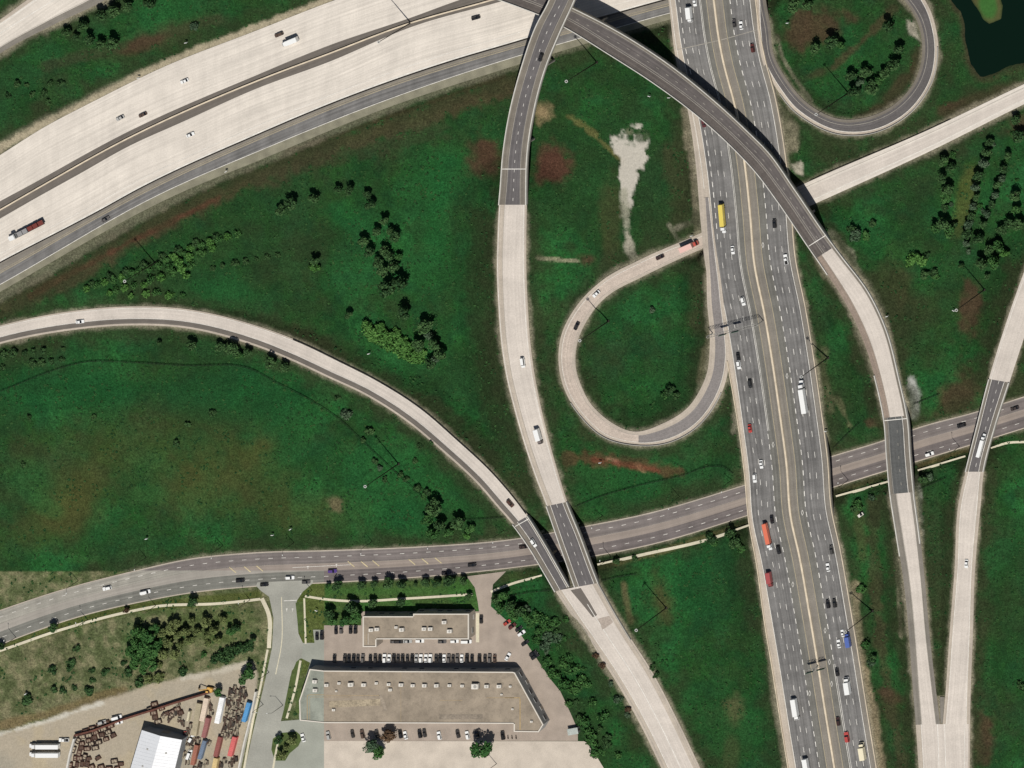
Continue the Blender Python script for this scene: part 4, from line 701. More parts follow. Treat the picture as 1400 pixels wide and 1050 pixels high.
plants('tree', 'mid', 'tree', 'in the thicket below the arterial', [(195, 862, 9), (206, 868, 9), (190, 876, 9), (203, 882, 10), (212, 890, 9), (192, 894, 9), (205, 900, 9), (188, 904, 8), (226, 862, 7, 'olive'), (236, 858, 8, 'olive'), (246, 866, 7, 'olive'), (256, 862, 7, 'olive'), (234, 876, 7, 'olive'), (248, 880, 6, 'olive'), (283, 848, 7, 'olive'), (295, 860, 7, 'olive'), (308, 846, 6, 'olive'), (318, 862, 6, 'mid'), (327, 856, 6, 'dark'), (214, 855, 7), (182, 888, 7), (220, 878, 8), (226, 892, 8, 'olive'), (213, 906, 8), (240, 892, 7, 'olive'), (199, 912, 7), (262, 874, 7, 'olive'), (272, 862, 6, 'olive'), (244, 850, 7, 'olive'), (264, 848, 6, 'olive'), (286, 866, 6, 'olive'), (300, 874, 6, 'olive')])
plants('shrub', 'dark', 'bush', 'in the hedge above the dirt track', [(296, 900, 7), (304, 896, 8), (313, 893, 8), (322, 890, 8), (331, 886, 8), (340, 884, 7), (310, 901, 6)])
plants('shrub', 'dark', 'small bush', 'on the dry slope above the yard', [(105, 886, 5), (100, 905, 5), (97, 913, 5), (73, 916, 6), (126, 916, 4), (127, 930, 4), (145, 919, 5), (177, 918, 6), (191, 932, 7), (205, 928, 6, 'olive'), (218, 926, 7, 'olive'), (251, 917, 6), (75, 942, 5), (87, 944, 5), (102, 940, 4), (123, 945, 6), (38, 957, 7), (170, 906, 4)])
plants('tree', 'dark', 'street tree', 'on the west arterial pavement', [(77, 856, 7), (5, 881, 6), (267, 823, 7), (175, 833, 4, 'brown')])
plants('tree', 'dark', 'tree', 'at the yard north-east corner', [(337, 923, 9), (345, 918, 8, 'mid'), (301, 944, 6, 'mid'), (347, 873, 5), (343, 908, 5)])

def scatter(poly, n, r0, r1, tones, seed):
    r = random.Random(seed); P = []; xs = [p[0] for p in poly]; ys = [p[1] for p in poly]; tries = 0
    while len(P) < n and tries < 4000:
        tries += 1; x, y = r.uniform(min(xs), max(xs)), r.uniform(min(ys), max(ys)); ins = False; j = len(poly)-1
        for i in range(len(poly)):
            if (poly[i][1] > y) != (poly[j][1] > y) and x < (poly[j][0]-poly[i][0])*(y-poly[i][1])/(poly[j][1]-poly[i][1])+poly[i][0]: ins = not ins
            j = i
        if ins and all(math.hypot(x-q[0], y-q[1]) > 6 for q in P): P.append((x, y, r.uniform(r0, r1), r.choice(tones)))
    return P
plants('shrub', 'mid', 'scrub bush', 'scattered in the eastern field', scatter([(1270, 205), (1400, 160), (1400, 330), (1368, 380), (1330, 350), (1300, 330), (1275, 290)], 14, 2.5, 4.5, ['mid', 'mid', 'grey'], 3))
plants('shrub', 'mid', 'scrub bush', 'in the tree belt undergrowth', scatter([(700, 820), (760, 850), (830, 960), (850, 1040), (820, 1040), (760, 930)], 26, 3, 6, ['mid', 'dark', 'grey'], 4))
plants('shrub', 'olive', 'scrub bush', 'in the dry thicket', scatter([(170, 845), (340, 838), (345, 880), (250, 905), (180, 915)], 14, 2.5, 5, ['olive', 'olive', 'mid'], 5))
def tufts():
    r = np.random.default_rng(5); mn = np.minimum.reduce(list(RD.values())); ok = (mn > 3)&(flat < 0.01)&(pm < 0.01)&(COLR[..., 1] > COLR[..., 0]*1.12)
    prob = ok*(0.12+np.clip((nE-0.45)*2.2, 0, 1)+0.7*np.clip((nB_-0.6)*2, 0, 1)); inx = (XX > -20)&(XX < 1420)&(YY > -20)&(YY < 1070); prob = (prob*inx).ravel(); prob /= prob.sum()
    n = 6500; k = r.choice(prob.size, n, p=prob); x = XX.ravel()[k]+r.uniform(-1.2, 1.2, n); y = YY.ravel()[k]+r.uniform(-1.2, 1.2, n); z = T.ravel()[k]; gx = (x-700)*S; gy = (525-y)*S; V = []; F = []; A = []
    base = np.stack([gx+(CX-gx)*z/H, gy+(CY-gy)*z/H, z], -1); tone = r.random(n)
    for q in range(5):
        a = r.uniform(0, 6.283, n); rad = r.uniform(0.15, 0.6, n); sz = r.uniform(0.25, 0.6, n); c = base+np.stack([rad*np.cos(a), rad*np.sin(a), r.uniform(0.1, 0.4, n)], -1)
        u = np.stack([np.cos(a+1.3), np.sin(a+1.3), r.uniform(-.5, .5, n)], -1)*sz[:, None]; v = np.stack([-np.sin(a+1.3), np.cos(a+1.3), r.uniform(-.5, .5, n)], -1)*sz[:, None]*0.7
        V.append(np.stack([c+u, c+v, c-u, c-v], 1).reshape(-1, 3)); A.append(np.repeat(np.clip(tone+r.normal(0, .15, n), 0, 1), 4))
    V = np.concatenate(V); F = np.arange(len(V)).reshape(-1, 4); me = bpy.data.meshes.new('grass_tufts'); me.from_pydata(V.tolist(), [], F.tolist()); at = me.attributes.new('leaf', 'FLOAT', 'POINT'); at.data.foreach_set('value', np.concatenate(A).astype(np.float32)); me.materials.append(leaf_mat('grass_blades', (28, 64, 30), (58, 92, 46))); me.update()
    o = bpy.data.objects.new('grass_tufts', me); COL.objects.link(o); tag(o, 'coarse green grass tufts over the fields', 'grass', kind='stuff')
tufts()

# ------------------------------------------------------------------ vehicles
PAINT = {}
def paint(rgb):
    k = tuple(rgb)
    if k not in PAINT:
        m = bpy.data.materials.new('car_paint'); m.use_nodes = True; b = m.node_tree.nodes['Principled BSDF']; t = m.node_tree
        n = nd(t, 'ShaderNodeTexNoise'); n.inputs['Scale'].default_value = 3; tc = nd(t, 'ShaderNodeTexCoord'); t.links.new(tc.outputs['Object'], n.inputs['Vector'])
        mx = nd(t, 'ShaderNodeMix', data_type='RGBA'); t.links.new(n.outputs['Fac'], mx.inputs['Factor']); a = alb(*rgb, 1.25); mx.inputs['A'].default_value = (*[v*0.85 for v in a], 1); mx.inputs['B'].default_value = (*[min(.85, v*1.1) for v in a], 1)
        t.links.new(mx.outputs['Result'], b.inputs['Base Color']); b.inputs['Roughness'].default_value = 0.35; b.inputs['Coat Weight'].default_value = 0.5; b.inputs['Coat Roughness'].default_value = 0.15
        PAINT[k] = m
    return PAINT[k]
M_RACK = mat('black_plastic', (36, 35, 34), var=0, fine=0); M_HEAD = mat('headlight_lens', (225, 225, 220), rough=0.15, var=0, fine=0)
def wheel_mesh(r, wd):
    mb = MB(); mb.tube((0, -wd/2, 0), (0, wd/2, 0), r, r, M_TYRE, 12); mb.tube((0, -wd/2-0.01, 0), (0, wd/2+0.01, 0), r*0.55, r*0.55, M_GALV, 10); return mb.mesh('wheel')
WH = {'car': wheel_mesh(0.33, 0.22), 'truck': wheel_mesh(0.52, 0.35)}
def rr(L_, W_, c, n=3):
    """rounded rectangle outline"""
    out = []
    for sx, sy, a0 in ((1, 1, 0), (-1, 1, 90), (-1, -1, 180), (1, -1, 270)):
        for k in range(n+1):
            a = math.radians(a0+90*k/n); out.append((sx*(L_/2-c)+c*math.cos(a), sy*(W_/2-c)+c*math.sin(a)))
    return out
PROTO = {}
def proto(kind, rgb, rgb2=None):
    key = (kind, tuple(rgb), rgb2)
    if key in PROTO: return PROTO[key]
    p = paint(rgb); parts = []; wheels = []
    def add(n, mb): parts.append((n, mb.mesh(n)))
    if kind in ('car', 'suv', 'pickup', 'van'):
        L_, Wd = {'car': (4.6, 1.85), 'suv': (4.8, 1.95), 'pickup': (5.6, 2.0), 'van': (5.6, 2.05)}[kind]; hz = {'car': 0.82, 'suv': 0.98, 'pickup': 1.0, 'van': 1.1}[kind]; top = {'car': 1.42, 'suv': 1.72, 'pickup': 1.75, 'van': 2.1}[kind]
        x0, x1 = {'car': (-1.75, 0.95), 'suv': (-2.2, 1.05), 'pickup': (-0.55, 1.35), 'van': (-2.65, 1.75)}[kind]     # cabin extent at belt line; front is +x
        r0, r1 = {'car': (-1.1, 0.2), 'suv': (-1.95, 0.4), 'pickup': (-0.4, 0.75), 'van': (-2.55, 1.15)}[kind]
        mb = MB(); mb.prism(rr(L_, Wd, 0.35), 0.28, hz-0.1, p, inset=1.0); mb.prism(rr(L_, Wd, 0.35), hz-0.1, hz, p, inset=0.965)
        if kind == 'pickup':
            mb.box((-1.7, 0, hz+0.02), (2.0, 1.55, 0.05), M_RACK)
            for s_ in (-1, 1): mb.box((-1.7, s_*0.88, hz+0.12), (2.1, 0.14, 0.26), p)
            mb.box((-2.7, 0, hz+0.12), (0.1, 1.85, 0.26), p)
        rx = (r0+r1)/2; mb.box((rx, 0, top-0.03), (r1-r0, Wd*0.74, 0.06), p, taper=0.96)
        for s_ in (-1, 1): mb.box((x1-0.35, s_*(Wd/2+0.06), hz+0.02), (0.18, 0.16, 0.14), p)
        add('body', mb)
        mb = MB(); A = [(x0, -Wd*0.44), (x1, -Wd*0.44), (x1, Wd*0.44), (x0, Wd*0.44)]; B = [(r0, -Wd*0.36), (r1, -Wd*0.36), (r1, Wd*0.36), (r0, Wd*0.36)]
        P0 = [(x, y, hz-0.01) for x, y in A]; P1 = [(x, y, top-0.07) for x, y in B]
        for i in range(4): mb.face([P0[i], P0[(i+1) % 4], P1[(i+1) % 4], P1[i]], M_GLASS)
        mb.face(P1, M_GLASS); add('windows', mb)
        for s_ in (-1, 1):
            mb = MB(); mb.box((L_/2-0.12, s_*(Wd/2-0.32), hz-0.16), (0.3, 0.36, 0.14), M_HEAD); add('headlight', mb)
        wheels = [(sx*L_*0.3, sy*(Wd/2-0.08), 0.33, 'car') for sx in (-1, 1) for sy in (-1, 1)]
    elif kind in ('box_truck', 'coach'):
        p2 = paint(rgb2 or rgb); L_ = 8.6 if kind == 'box_truck' else 11.5
        mb = MB(); mb.prism(rr(2.0, 2.2, 0.25), 0.5, 1.5, p2); mb.prism([(-0.9, -1.05), (0.35, -1.05), (0.35, 1.05), (-0.9, 1.05)], 2.2, 2.5, p2, inset=0.9); parts.append(('cab', mb.mesh('cab')))
        mb = MB(); mb.prism([(-0.92, -1.08), (0.75, -1.08), (0.75, 1.08), (-0.92, 1.08)], 1.5, 2.2, M_GLASS, inset=0.88); parts.append(('windows', mb.mesh('windows')))
        off = L_/2-1.0; parts = [(n, m, (off, 0, 0)) for n, m in parts]
        mb = MB(); mb.box((-1.15, 0, 2.2), (L_-2.3, 2.5, 2.7), p); mb.box((-1.15, 0, 3.57), (L_-2.5, 2.3, 0.06), p); parts.append(('cargo_box', mb.mesh('cargo_box')))
        mb = MB(); mb.box((-0.3, 0, 0.7), (L_-0.8, 1.1, 0.3), M_RACK); parts.append(('chassis', mb.mesh('chassis')))
        wheels = [(L_/2-1.5, s_*1.0, 0.52, 'truck') for s_ in (-1, 1)]+[(-L_/2+x, s_*1.0, 0.52, 'truck') for s_ in (-1, 1) for x in (1.6, 2.8)]
    elif kind in ('semi', 'flatbed'):
        p2 = paint(rgb2 or (235, 235, 232)); TLn = 13.2; 
        mb = MB(); mb.prism(rr(2.3, 2.1, 0.3), 0.6, 1.7, p2); mb.prism([(-2.6, -1.2), (-0.55, -1.2), (-0.55, 1.2), (-2.6, 1.2)], 0.7, 2.2, p2); mb.prism([(-2.6, -1.2), (-0.75, -1.2), (-0.75, 1.2), (-2.6, 1.2)], 2.85, 3.6, p2, inset=0.86); parts.append(('cab', mb.mesh('cab'), (7.6, 0, 0)))
        mb = MB(); mb.prism([(-2.6, -1.21), (-0.45, -1.21), (-0.45, 1.21), (-2.6, 1.21)], 2.2, 2.85, M_GLASS, inset=0.95); parts.append(('windows', mb.mesh('windows'), (7.6, 0, 0)))
        mb = MB()
        if kind == 'semi': mb.box((-2.3, 0, 2.55), (TLn, 2.55, 2.8), p); mb.box((-2.3, 0, 3.97), (TLn-0.3, 2.35, 0.06), p); parts.append(('trailer', mb.mesh('trailer')))
        else:
            mb.box((-2.3, 0, 1.3), (TLn, 2.5, 0.3), M_RACK)
            for k in range(5): mb.box((-7.6+k*2.65, 0, 1.75), (2.3, 2.1, 0.7+0.3*(k % 2)), paint((116, 56, 46)) if k < 3 else paint((150, 148, 146)))
            parts.append(('trailer', mb.mesh('trailer')))
        mb = MB(); mb.box((5.2, 0, 0.9), (4.6, 1.0, 0.3), M_RACK); parts.append(('chassis', mb.mesh('chassis')))
        wheels = [(x, s_*1.02, 0.52, 'truck') for s_ in (-1, 1) for x in (7.4, 4.5, 3.3, -7.0, -5.8)]
    parts = [q if len(q) == 3 else (q[0], q[1], (0, 0, 0)) for q in parts]
    PROTO[key] = (parts, wheels); return PROTO[key]
def vehicle(kind, x, y, ang, z, rgb, label, group=None, rgb2=None, scale=1.0, name=None):
    """ang = heading in degrees on the photo, 0 = right, 90 = up"""
    nm = name or {'car': 'car', 'suv': 'car', 'pickup': 'pickup_truck', 'van': 'van', 'box_truck': 'box_truck', 'coach': 'box_truck', 'semi': 'semi_trailer_truck', 'flatbed': 'flatbed_truck'}[kind]
    hh = {'car': 0.9, 'suv': 1.1, 'pickup': 1.2, 'van': 1.4}.get(kind, 3.0)
    p = W(x, y, z+hh); parts, wheels = proto(kind, rgb, rgb2)
    e = empty(nm, (p[0], p[1], z), math.radians(ang), label, 'truck' if 'truck' in nm and nm != 'pickup_truck' else {'pickup_truck': 'pickup'}.get(nm, nm), group); e.scale = (scale,)*3
    for n, m, l in parts: child(n, m, e, l)
    for wx, wy, wz, k in wheels: child('wheel', WH[k], e, (wx, wy, wz))
def on(road, kind, x, y, rgb, label, rev=False, group='traffic on the roads', dz=0.05, **kw):
    i = road.idx(x, y); j = max(1, min(road.n-2, i)); d = road.c[j+1]-road.c[j-1]; a = math.degrees(math.atan2(-d[1], d[0]))+(180 if rev else 0)
    vehicle(kind, x, y, a, road.z[i]+dz, rgb, label, group, **kw)
WHT = (240, 240, 236); BLK = (34, 32, 31); GRY = (96, 92, 88); DRD = (88, 42, 36); BRW = (88, 70, 58); SIL = (176, 175, 170); RD_ = (176, 66, 52)
fwz = Road([(FW['lc'][i, 0], FW['lc'][i, 1], FW['lc'][i, 0], FW['lc'][i, 1]+1, 0) for i in range(0, len(FWX), 3)])
for k, x, y, c, lab, rev in (('suv', 381, 47.5, BRW, 'brown car beside the white box truck on the upper freeway carriageway', True), ('car', 252, 111, WHT, 'white car alone on the upper freeway carriageway', True), ('car', 164, 161.5, SIL, 'silver car left of the brown car on the upper freeway carriageway', True),
                             ('car', 195, 157, BRW, 'brown car right of the silver car on the upper freeway carriageway', True), ('car', 260, 184.5, WHT, 'white car on the lower freeway carriageway', False), ('suv', 650, 24.5, BLK, 'black car on the lower freeway carriageway near the bridges', False), ('car', 144, 300, GRY, 'dark grey car on the dark outer lane of the freeway', False)):
    on(fwz, k, x, y, c, lab, rev)
on(fwz, 'box_truck', 395, 58, WHT, 'white box truck on the upper freeway carriageway', True, scale=1.05); on(fwz, 'flatbed', 34, 316, (96, 52, 48), 'long flatbed truck with a dark red load on the freeway', True, scale=1.2)
on(B_, 'car', 109, 440, WHT, 'white car on the curved western ramp'); on(B_, 'suv', 697, 688.5, (84, 58, 46), 'brown car on the western ramp just before its bridge'); on(B_, 'suv', 729, 742.5, WHT, 'white car crossing the left bridge over the arterial')
on(A_, 'suv', 739, 78.5, BLK, 'black car on the tall dark ramp bridge'); on(A_, 'van', 714, 496, WHT, 'white van on the long pale north-south ramp'); on(A_, 'box_truck', 734.5, 598, WHT, 'white box truck on the long pale north-south ramp', rgb2=(120, 110, 106))
on(FH, 'car', 902, 352, (64, 46, 40), 'dark brown car entering the teardrop loop'); on(FH, 'box_truck', 941, 337.5, (232, 190, 178), 'pale red and white truck where the ramp emerges from under the highway', rgb2=(188, 84, 70), scale=1.15, rev=True); on(FH, 'car', 815, 402, WHT, 'white car on the left bend of the teardrop loop'); on(FH, 'car', 788, 446, BLK, 'black car on the left side of the teardrop loop')
on(E_, 'semi', 1340, 610, WHT, 'white semi-trailer truck on the easternmost ramp bridge', True, scale=0.72); on(E_, 'car', 1321, 771, WHT, 'white car on the easternmost ramp south of its bridge')
for k, x, y, c, lab, rev in (('suv', 1314, 582, BLK, 'black car on the arterial between the two eastern bridges', True), ('car', 1387, 558.5, (60, 50, 46), 'dark car on the arterial at the right edge of the picture', True), ('suv', 1270.5, 621, WHT, 'white car on the arterial right of the grey ramp bridge', False), ('suv', 146, 804.5, WHT, 'white car on the upper lanes of the west arterial', True),
                             ('van', 198, 810, WHT, 'white van on the lower lanes of the west arterial', False), ('suv', 328, 794, BLK, 'black car on the arterial left of the side road', False), ('suv', 396, 790, WHT, 'white car on the arterial above the side road', False), ('car', 361, 799.5, BLK, 'black car on the arterial turning at the side road mouth', False), ('car', 418, 796, GRY, 'grey car on the arterial right of the side road mouth', False),
                             ('suv', 454, 781, (84, 60, 128), 'purple car on the arterial', False), ('car', 645, 772.5, BLK, 'black car on the arterial above the lot driveway', False), ('car', 609, 784, (48, 44, 44), 'black car close to the kerb of the arterial above the lot', False), ('car', 715, 748, (60, 46, 40), 'dark car on the arterial partly under the left ramp bridge', True)):
    on(J_, k, x, y, c, lab, rev)
for k, x, y, c, lab, kw in (('box_truck', 941, 21, WHT, 'white box truck on the grey highway near the top edge', {}), ('car', 949.5, 3, WHT, 'white car at the top edge of the grey highway', {}), ('car', 1013, 35, WHT, 'white car near the top of the northbound highway lanes', dict(rev=True)), ('suv', 1028.5, 66, DRD, 'dark red car on the northbound highway near the top', dict(rev=True)), ('car', 1003.5, 32, (70, 66, 64), 'dark grey car left of the white one at the top of the northbound lanes', dict(rev=True)),
                            ('suv', 961.5, 168.5, (92, 44, 46), 'dark red car emerging from under the flyover', {}), ('semi', 986.5, 300, (226, 204, 96), 'semi-trailer truck with a yellow trailer on the highway', dict(scale=0.9)), ('car', 1001.5, 342, WHT, 'white car just behind the lane of the yellow trailer truck', {}), ('suv', 1058.5, 306, BLK, 'black car northbound beside the end of the flyover', dict(rev=True)), ('pickup', 1074, 355, WHT, 'white pickup on the outer northbound lane', dict(rev=True)),
                            ('suv', 1015.5, 412, WHT, 'white car just north of the sign gantry', {}), ('suv', 1009.5, 499, WHT, 'white car beside the tip of the loop ramp', {}), ('car', 1009, 488, BLK, 'black car shape at the dark spot behind a white car by the loop ramp tip', {}), ('suv', 1025, 525, (44, 44, 42), 'dark car south of the loop ramp on the southbound lanes', {}), ('semi', 1096.5, 543, WHT, 'white semi-trailer truck on the northbound lanes', dict(rev=True)),  # the black car stands in for a dark spot behind the white one
                            ('car', 1025, 586, (186, 66, 58), 'red car on the outer southbound lane', {}), ('car', 1040.5, 635, WHT, 'white car on the highway over the arterial', {}), ('suv', 1031.5, 654, WHT, 'white car on the outer lane over the arterial', {}), ('car', 1055, 710.5, BLK, 'black car left of the highway median beside the orange trailer truck', {}), ('semi', 1048, 735, (222, 118, 88), 'semi-trailer truck with an orange-red trailer', dict(scale=0.85)),
                            ('suv', 1064, 752, BLK, 'black car beside the cab of the orange trailer truck', {}), ('box_truck', 1050.5, 793.5, (168, 80, 78), 'red box truck on the outer southbound lane', dict(rgb2=(150, 70, 66), scale=0.95)), ('suv', 1136.5, 752, (70, 68, 64), 'dark grey car on the outer northbound lane', dict(rev=True)), ('car', 1131.7, 776, WHT, 'white car northbound between grey and black cars', dict(rev=True)), ('suv', 1131.7, 826, BLK, 'left black car of the side-by-side northbound pair', dict(rev=True)), ('suv', 1140.7, 825, (44, 42, 38), 'right black car of the side-by-side northbound pair', dict(rev=True)),
                            ('car', 1146.5, 880.5, WHT, 'white car left of the blue truck', dict(rev=True)), ('box_truck', 1157.5, 876, (84, 106, 172), 'blue box truck on the outer northbound lane', dict(rev=True, rgb2=(70, 90, 160), scale=0.9)), ('car', 1144.3, 919, BLK, 'black car on the inner northbound lane south of the median gantry', dict(rev=True)), ('box_truck', 1157, 938.5, WHT, 'white box truck on the northbound lanes below the blue truck', dict(rev=True, scale=1.05)), ('coach', 1086, 971, WHT, 'long white truck on the southbound lanes', dict(scale=1.02)),
                            ('box_truck', 1101, 1049, WHT, 'white truck cut by the bottom edge on the southbound lanes', {}), ('suv', 1145.5, 986.5, (56, 34, 30), 'dark brown car beside the highway median near the bottom', dict(rev=True)), ('suv', 1157.5, 1008, (182, 72, 66), 'red car on the northbound lanes near the bottom', dict(rev=True, scale=1.2)), ('box_truck', 1177.5, 1028, (238, 228, 196), 'cream box truck on the outer northbound lane near the bottom', dict(rev=True, scale=1.08)), ('car', 1151.5, 866, WHT, 'small white car ahead of the blue truck', dict(rev=True, scale=0.85))):
    on(D, k, x, y, c, lab, **kw)
CN = {BLK: 'black', GRY: 'grey', WHT: 'white', SIL: 'silver', DRD: 'dark red', BRW: 'brown', RD_: 'red', (58, 54, 50): 'charcoal'}; CH = (58, 54, 50)
def parked(items, where, ang, kinds=('car', 'suv')):
    for n, (x, y, c) in enumerate(items):
        vehicle(kinds[n % len(kinds)], x, y, ang+random.uniform(-2, 2), 0.05, c, '%s car, %s from the left %s' % (CN[c], ordn(n+1), where), 'cars parked '+where, scale=random.uniform(0.94, 1.02))
row = [(457, BLK), (471, CH), (476.8, BLK), (483, BLK), (489, CH), (495.6, GRY), (506, BLK), (512.7, CH), (519, BLK), (525.4, WHT), (531.8, WHT), (538, BLK), (544, CH), (550, BLK), (556.7, CH), (563, BLK), (569, SIL), (575, WHT), (582, WHT), (588, WHT), (596, CH), (601.5, BLK), (607, WHT), (613, GRY), (619, CH), (624.8, GRY), (631, WHT), (638, BLK), (645, BLK), (655, BLK), (662.7, CH), (669, GRY), (676, BRW)]
parked([(x, 900.5, c) for x, c in row], 'in the row north of the long building', 90)
parked([(481.7, 1003.6, CH), (495, 1004, BRW), (515, 1003.6, CH), (547, 1004, BLK), (554, 1005.5, WHT), (573.6, 1003.6, BLK), (580, 1002.5, CH), (600, 1006, WHT), (625.7, 1003.6, CH), (638.6, 1005.5, WHT), (651.7, 1005, BLK), (687, 1006, BLK), ], 'in the row south of the long building', 102)
parked([(414, 1009, WHT), (448.5, 1006, SIL)], 'by the long building south-west corner', 105)
parked([(433, 870, BLK), (439.7, 869, BLK), (459, 862, BLK), (466, 861, GRY), (479, 861, BLK), (485.5, 861, BLK)], 'west of the small building', 90)
parked([(538.5, 877.5, GRY), (545, 877.5, CH), (557, 877, SIL), (573.5, 876.5, WHT), (604, 877.5, GRY), (621, 877, WHT)], 'south of the small building', 0)
vehicle('van', 637, 877.5, 0, 0.05, WHT, 'white van at the right end of the small building south wall', 'cars parked south of the small building')
parked([(693, 851.5, RD_), (700, 856.5, DRD), (709, 860, BLK), (712.5, 866, WHT), (717.5, 879.5, BLK), (728.5, 894, BLK)], 'by the tree belt east of the lot', 35)
vehicle('car', 657.5, 847, 90, 0.05, BLK, 'black car beside the east end of the small building'); vehicle('car', 694, 898, 60, 0.05, WHT, 'white car alone at the right end of the north parking row'); vehicle('suv', 731, 898, 35, 0.05, BLK, 'black car at the lower end of the east parking strip under the trees')

def motorcycle(x, y, ang, label):
    p = W(x, y, 0.6); e = empty('motorcycle', (p[0], p[1], 0.05), math.radians(ang), label, 'motorcycle', 'motorcycles south of the long building'); mb = MB(); mb.box((0, 0, 0.62), (1.1, 0.34, 0.4), M_RACK, taper=0.8); mb.box((0.25, 0, 0.9), (0.5, 0.3, 0.22), paint(DRD), taper=0.7); child('body', mb.mesh('body'), e); mb = MB(); mb.box((-0.35, 0, 0.9), (0.65, 0.3, 0.12), M_TYRE); child('seat', mb.mesh('seat'), e); mb = MB(); mb.tube((0.55, -0.4, 1.05), (0.55, 0.4, 1.05), 0.04, 0.04, M_GALV, 6); child('handlebar', mb.mesh('handlebar'), e)
    for wx in (-0.75, 0.75): child('wheel', WH['car'], e, (wx, 0, 0.33))
for x, lab in ((694.5, 'small dark motorcycle nearest the row of cars by the long building'), (700, 'small dark motorcycle, middle of three south of the long building'), (705.5, 'small dark motorcycle, rightmost of three south of the long building')): motorcycle(x, 1008, 100, lab)

# ------------------------------------------------------------------ lamps, masts, gantries, fences
def mast(x, y, label, h=36):
    z = hgt(x, y); e = empty('light_mast', W(x, y, z), 0, label, 'light mast', 'tall light masts'); mb = MB(); mb.tube((0, 0, -0.5), (0, 0, h), 0.36, 0.16, M_STEEL, 10); mb.box((0, 0, 0.3), (1.2, 1.2, 0.6), M_STEEL); child('pole', mb.mesh('pole'), e)
    mb = MB()
    for k in range(8):
        a = k*math.pi/4; mb.tube((0, 0, h-0.2), (0.7*math.cos(a), 0.7*math.sin(a), h-0.2), 0.07, 0.07, M_STEEL, 5)
    child('lamp_ring', mb.mesh('lamp_ring'), e)
    mb = MB()
    for k in range(8):
        a = k*math.pi/4; mb.box((0.65*math.cos(a), 0.65*math.sin(a), h-0.15), (0.4, 0.3, 0.3), M_LAMP, a)
    child('lamps', mb.mesh('lamps'), e)
for x, y, l, h in ((816, 85, 'tall light mast on the grass between the tall ramp bridge and flyover', 36), (832, 439, 'tall light mast inside the teardrop loop', 34), (545, 634, 'tall light mast at the fence of the west field', 38), (562, 31, 'tall light mast on the median of the freeway', 37), (212, 359, 'tall light mast in the hedge belts south of the freeway', 33), (1160, 127, 'tall light mast inside the dark loop by the pond', 40), (1132, 489, 'tall light mast on the right verge of the grey highway by the white truck', 33),
                   (1346, 396, 'tall light mast in the eastern field near the easternmost ramp', 36), (1193, 835, 'tall light mast right of the highway in the southern half', 34), (911, 831, 'tall light mast on the grass right of the merged ramps', 36)): mast(x, y, l, h)
def lamp(x, y, label, h=13, ang=90):
    z = hgt(x, y); e = empty('street_lamp', W(x, y, z), math.radians(ang), label, 'street lamp', 'street lamps along the arterial road'); mb = MB(); mb.tube((0, 0, -0.3), (0, 0, h-0.5), 0.17, 0.1, M_STEEL, 8); child('pole', mb.mesh('pole'), e)
    mb = MB(); mb.tube((0, 0, h-0.5), (2.2, 0, h), 0.08, 0.06, M_STEEL, 6); child('arm', mb.mesh('arm'), e); mb = MB(); mb.box((2.5, 0, h), (0.9, 0.35, 0.18), M_LAMP, taper=0.8); child('lamp_head', mb.mesh('lamp_head'), e)
for x, y, l, a in ((689, 725, 'street lamp left of the left ramp bridge', -90), (929, 679, 'street lamp north of the arterial halfway between ramp bridges and highway', -90), (1001, 656, 'street lamp north of the arterial close to the highway', -90), (824, 705, 'street lamp north of the arterial just right of the right ramp bridge', -90), (402, 742, 'street lamp north of the arterial above the side road', -90), (509, 740, 'street lamp north of the arterial above the parking lawn', -90), (600, 733, 'street lamp north of the arterial at the copse', -90),
                   (200, 762, 'street lamp north of the arterial left of the yellow hatching', -90), (305, 746, 'street lamp north of the arterial above the yellow hatching', -90), (107, 794, 'street lamp north of the west arterial near the picture patch corner', -90), (22, 871, 'street lamp south of the west arterial at the left edge', 90), (120, 847, 'street lamp south of the west arterial left of the white van', 90), (213, 828, 'street lamp south of the west arterial below the white van', 90), (342, 820, 'street lamp south of the arterial left of the side road', 90), (427, 807, 'street lamp at the corner right of the side road', 90),
                   (368, 919, 'street lamp on the left of the side road, upper one', 0), (360, 963, 'street lamp on the left of the side road, lower one', 0), (387, 964, 'street lamp on the right of the side road', 180), (835, 762, 'street lamp south of the arterial right of the bridge pair', 90), (1160, 656, 'street lamp south of the arterial right of the highway', 90), (1312, 610, 'street lamp south of the arterial left of the easternmost bridge', 90), (679, 1044, 'street lamp in the pale lot below the big tree', 120)): lamp(x, y, l, ang=a)
def fence(pts, label, h=1.6, m=M_FENCE, t=0.1, name='fence', step=7, thick=None):
    P = cr([(x, y, 0) for x, y in pts], 3); P[:, 2] = [hgt(x, y) for x, y in P[:, :2]]
    e = empty(name, W(P[0, 0], P[0, 1], P[0, 2]), 0, label, 'fence'); inv = Matrix.Translation(-Vector(e.location)); mb = MB()
    for q in (0.5, h-0.15): mb.wall(P, m, q-0.09, q+0.09, t)
    o = mb.build('rails', e); o.matrix_parent_inverse = inv; mb = MB()
    for i in range(0, len(P), max(1, int(step/3))): p = W(*P[i]); mb.tube((p[0], p[1], p[2]-0.3), (p[0], p[1], p[2]+h+0.15), 0.09, 0.09, m, 5)
    o = mb.build('posts', e); o.matrix_parent_inverse = inv
fence([(-60, 560), (0, 535), (37, 520), (62, 510), (120, 494), (185, 495), (250, 499), (347, 505), (375, 520), (432, 550), (470, 576), (497, 602), (537, 640), (582, 681)], 'long dark wire fence across the west field below the curved ramp')
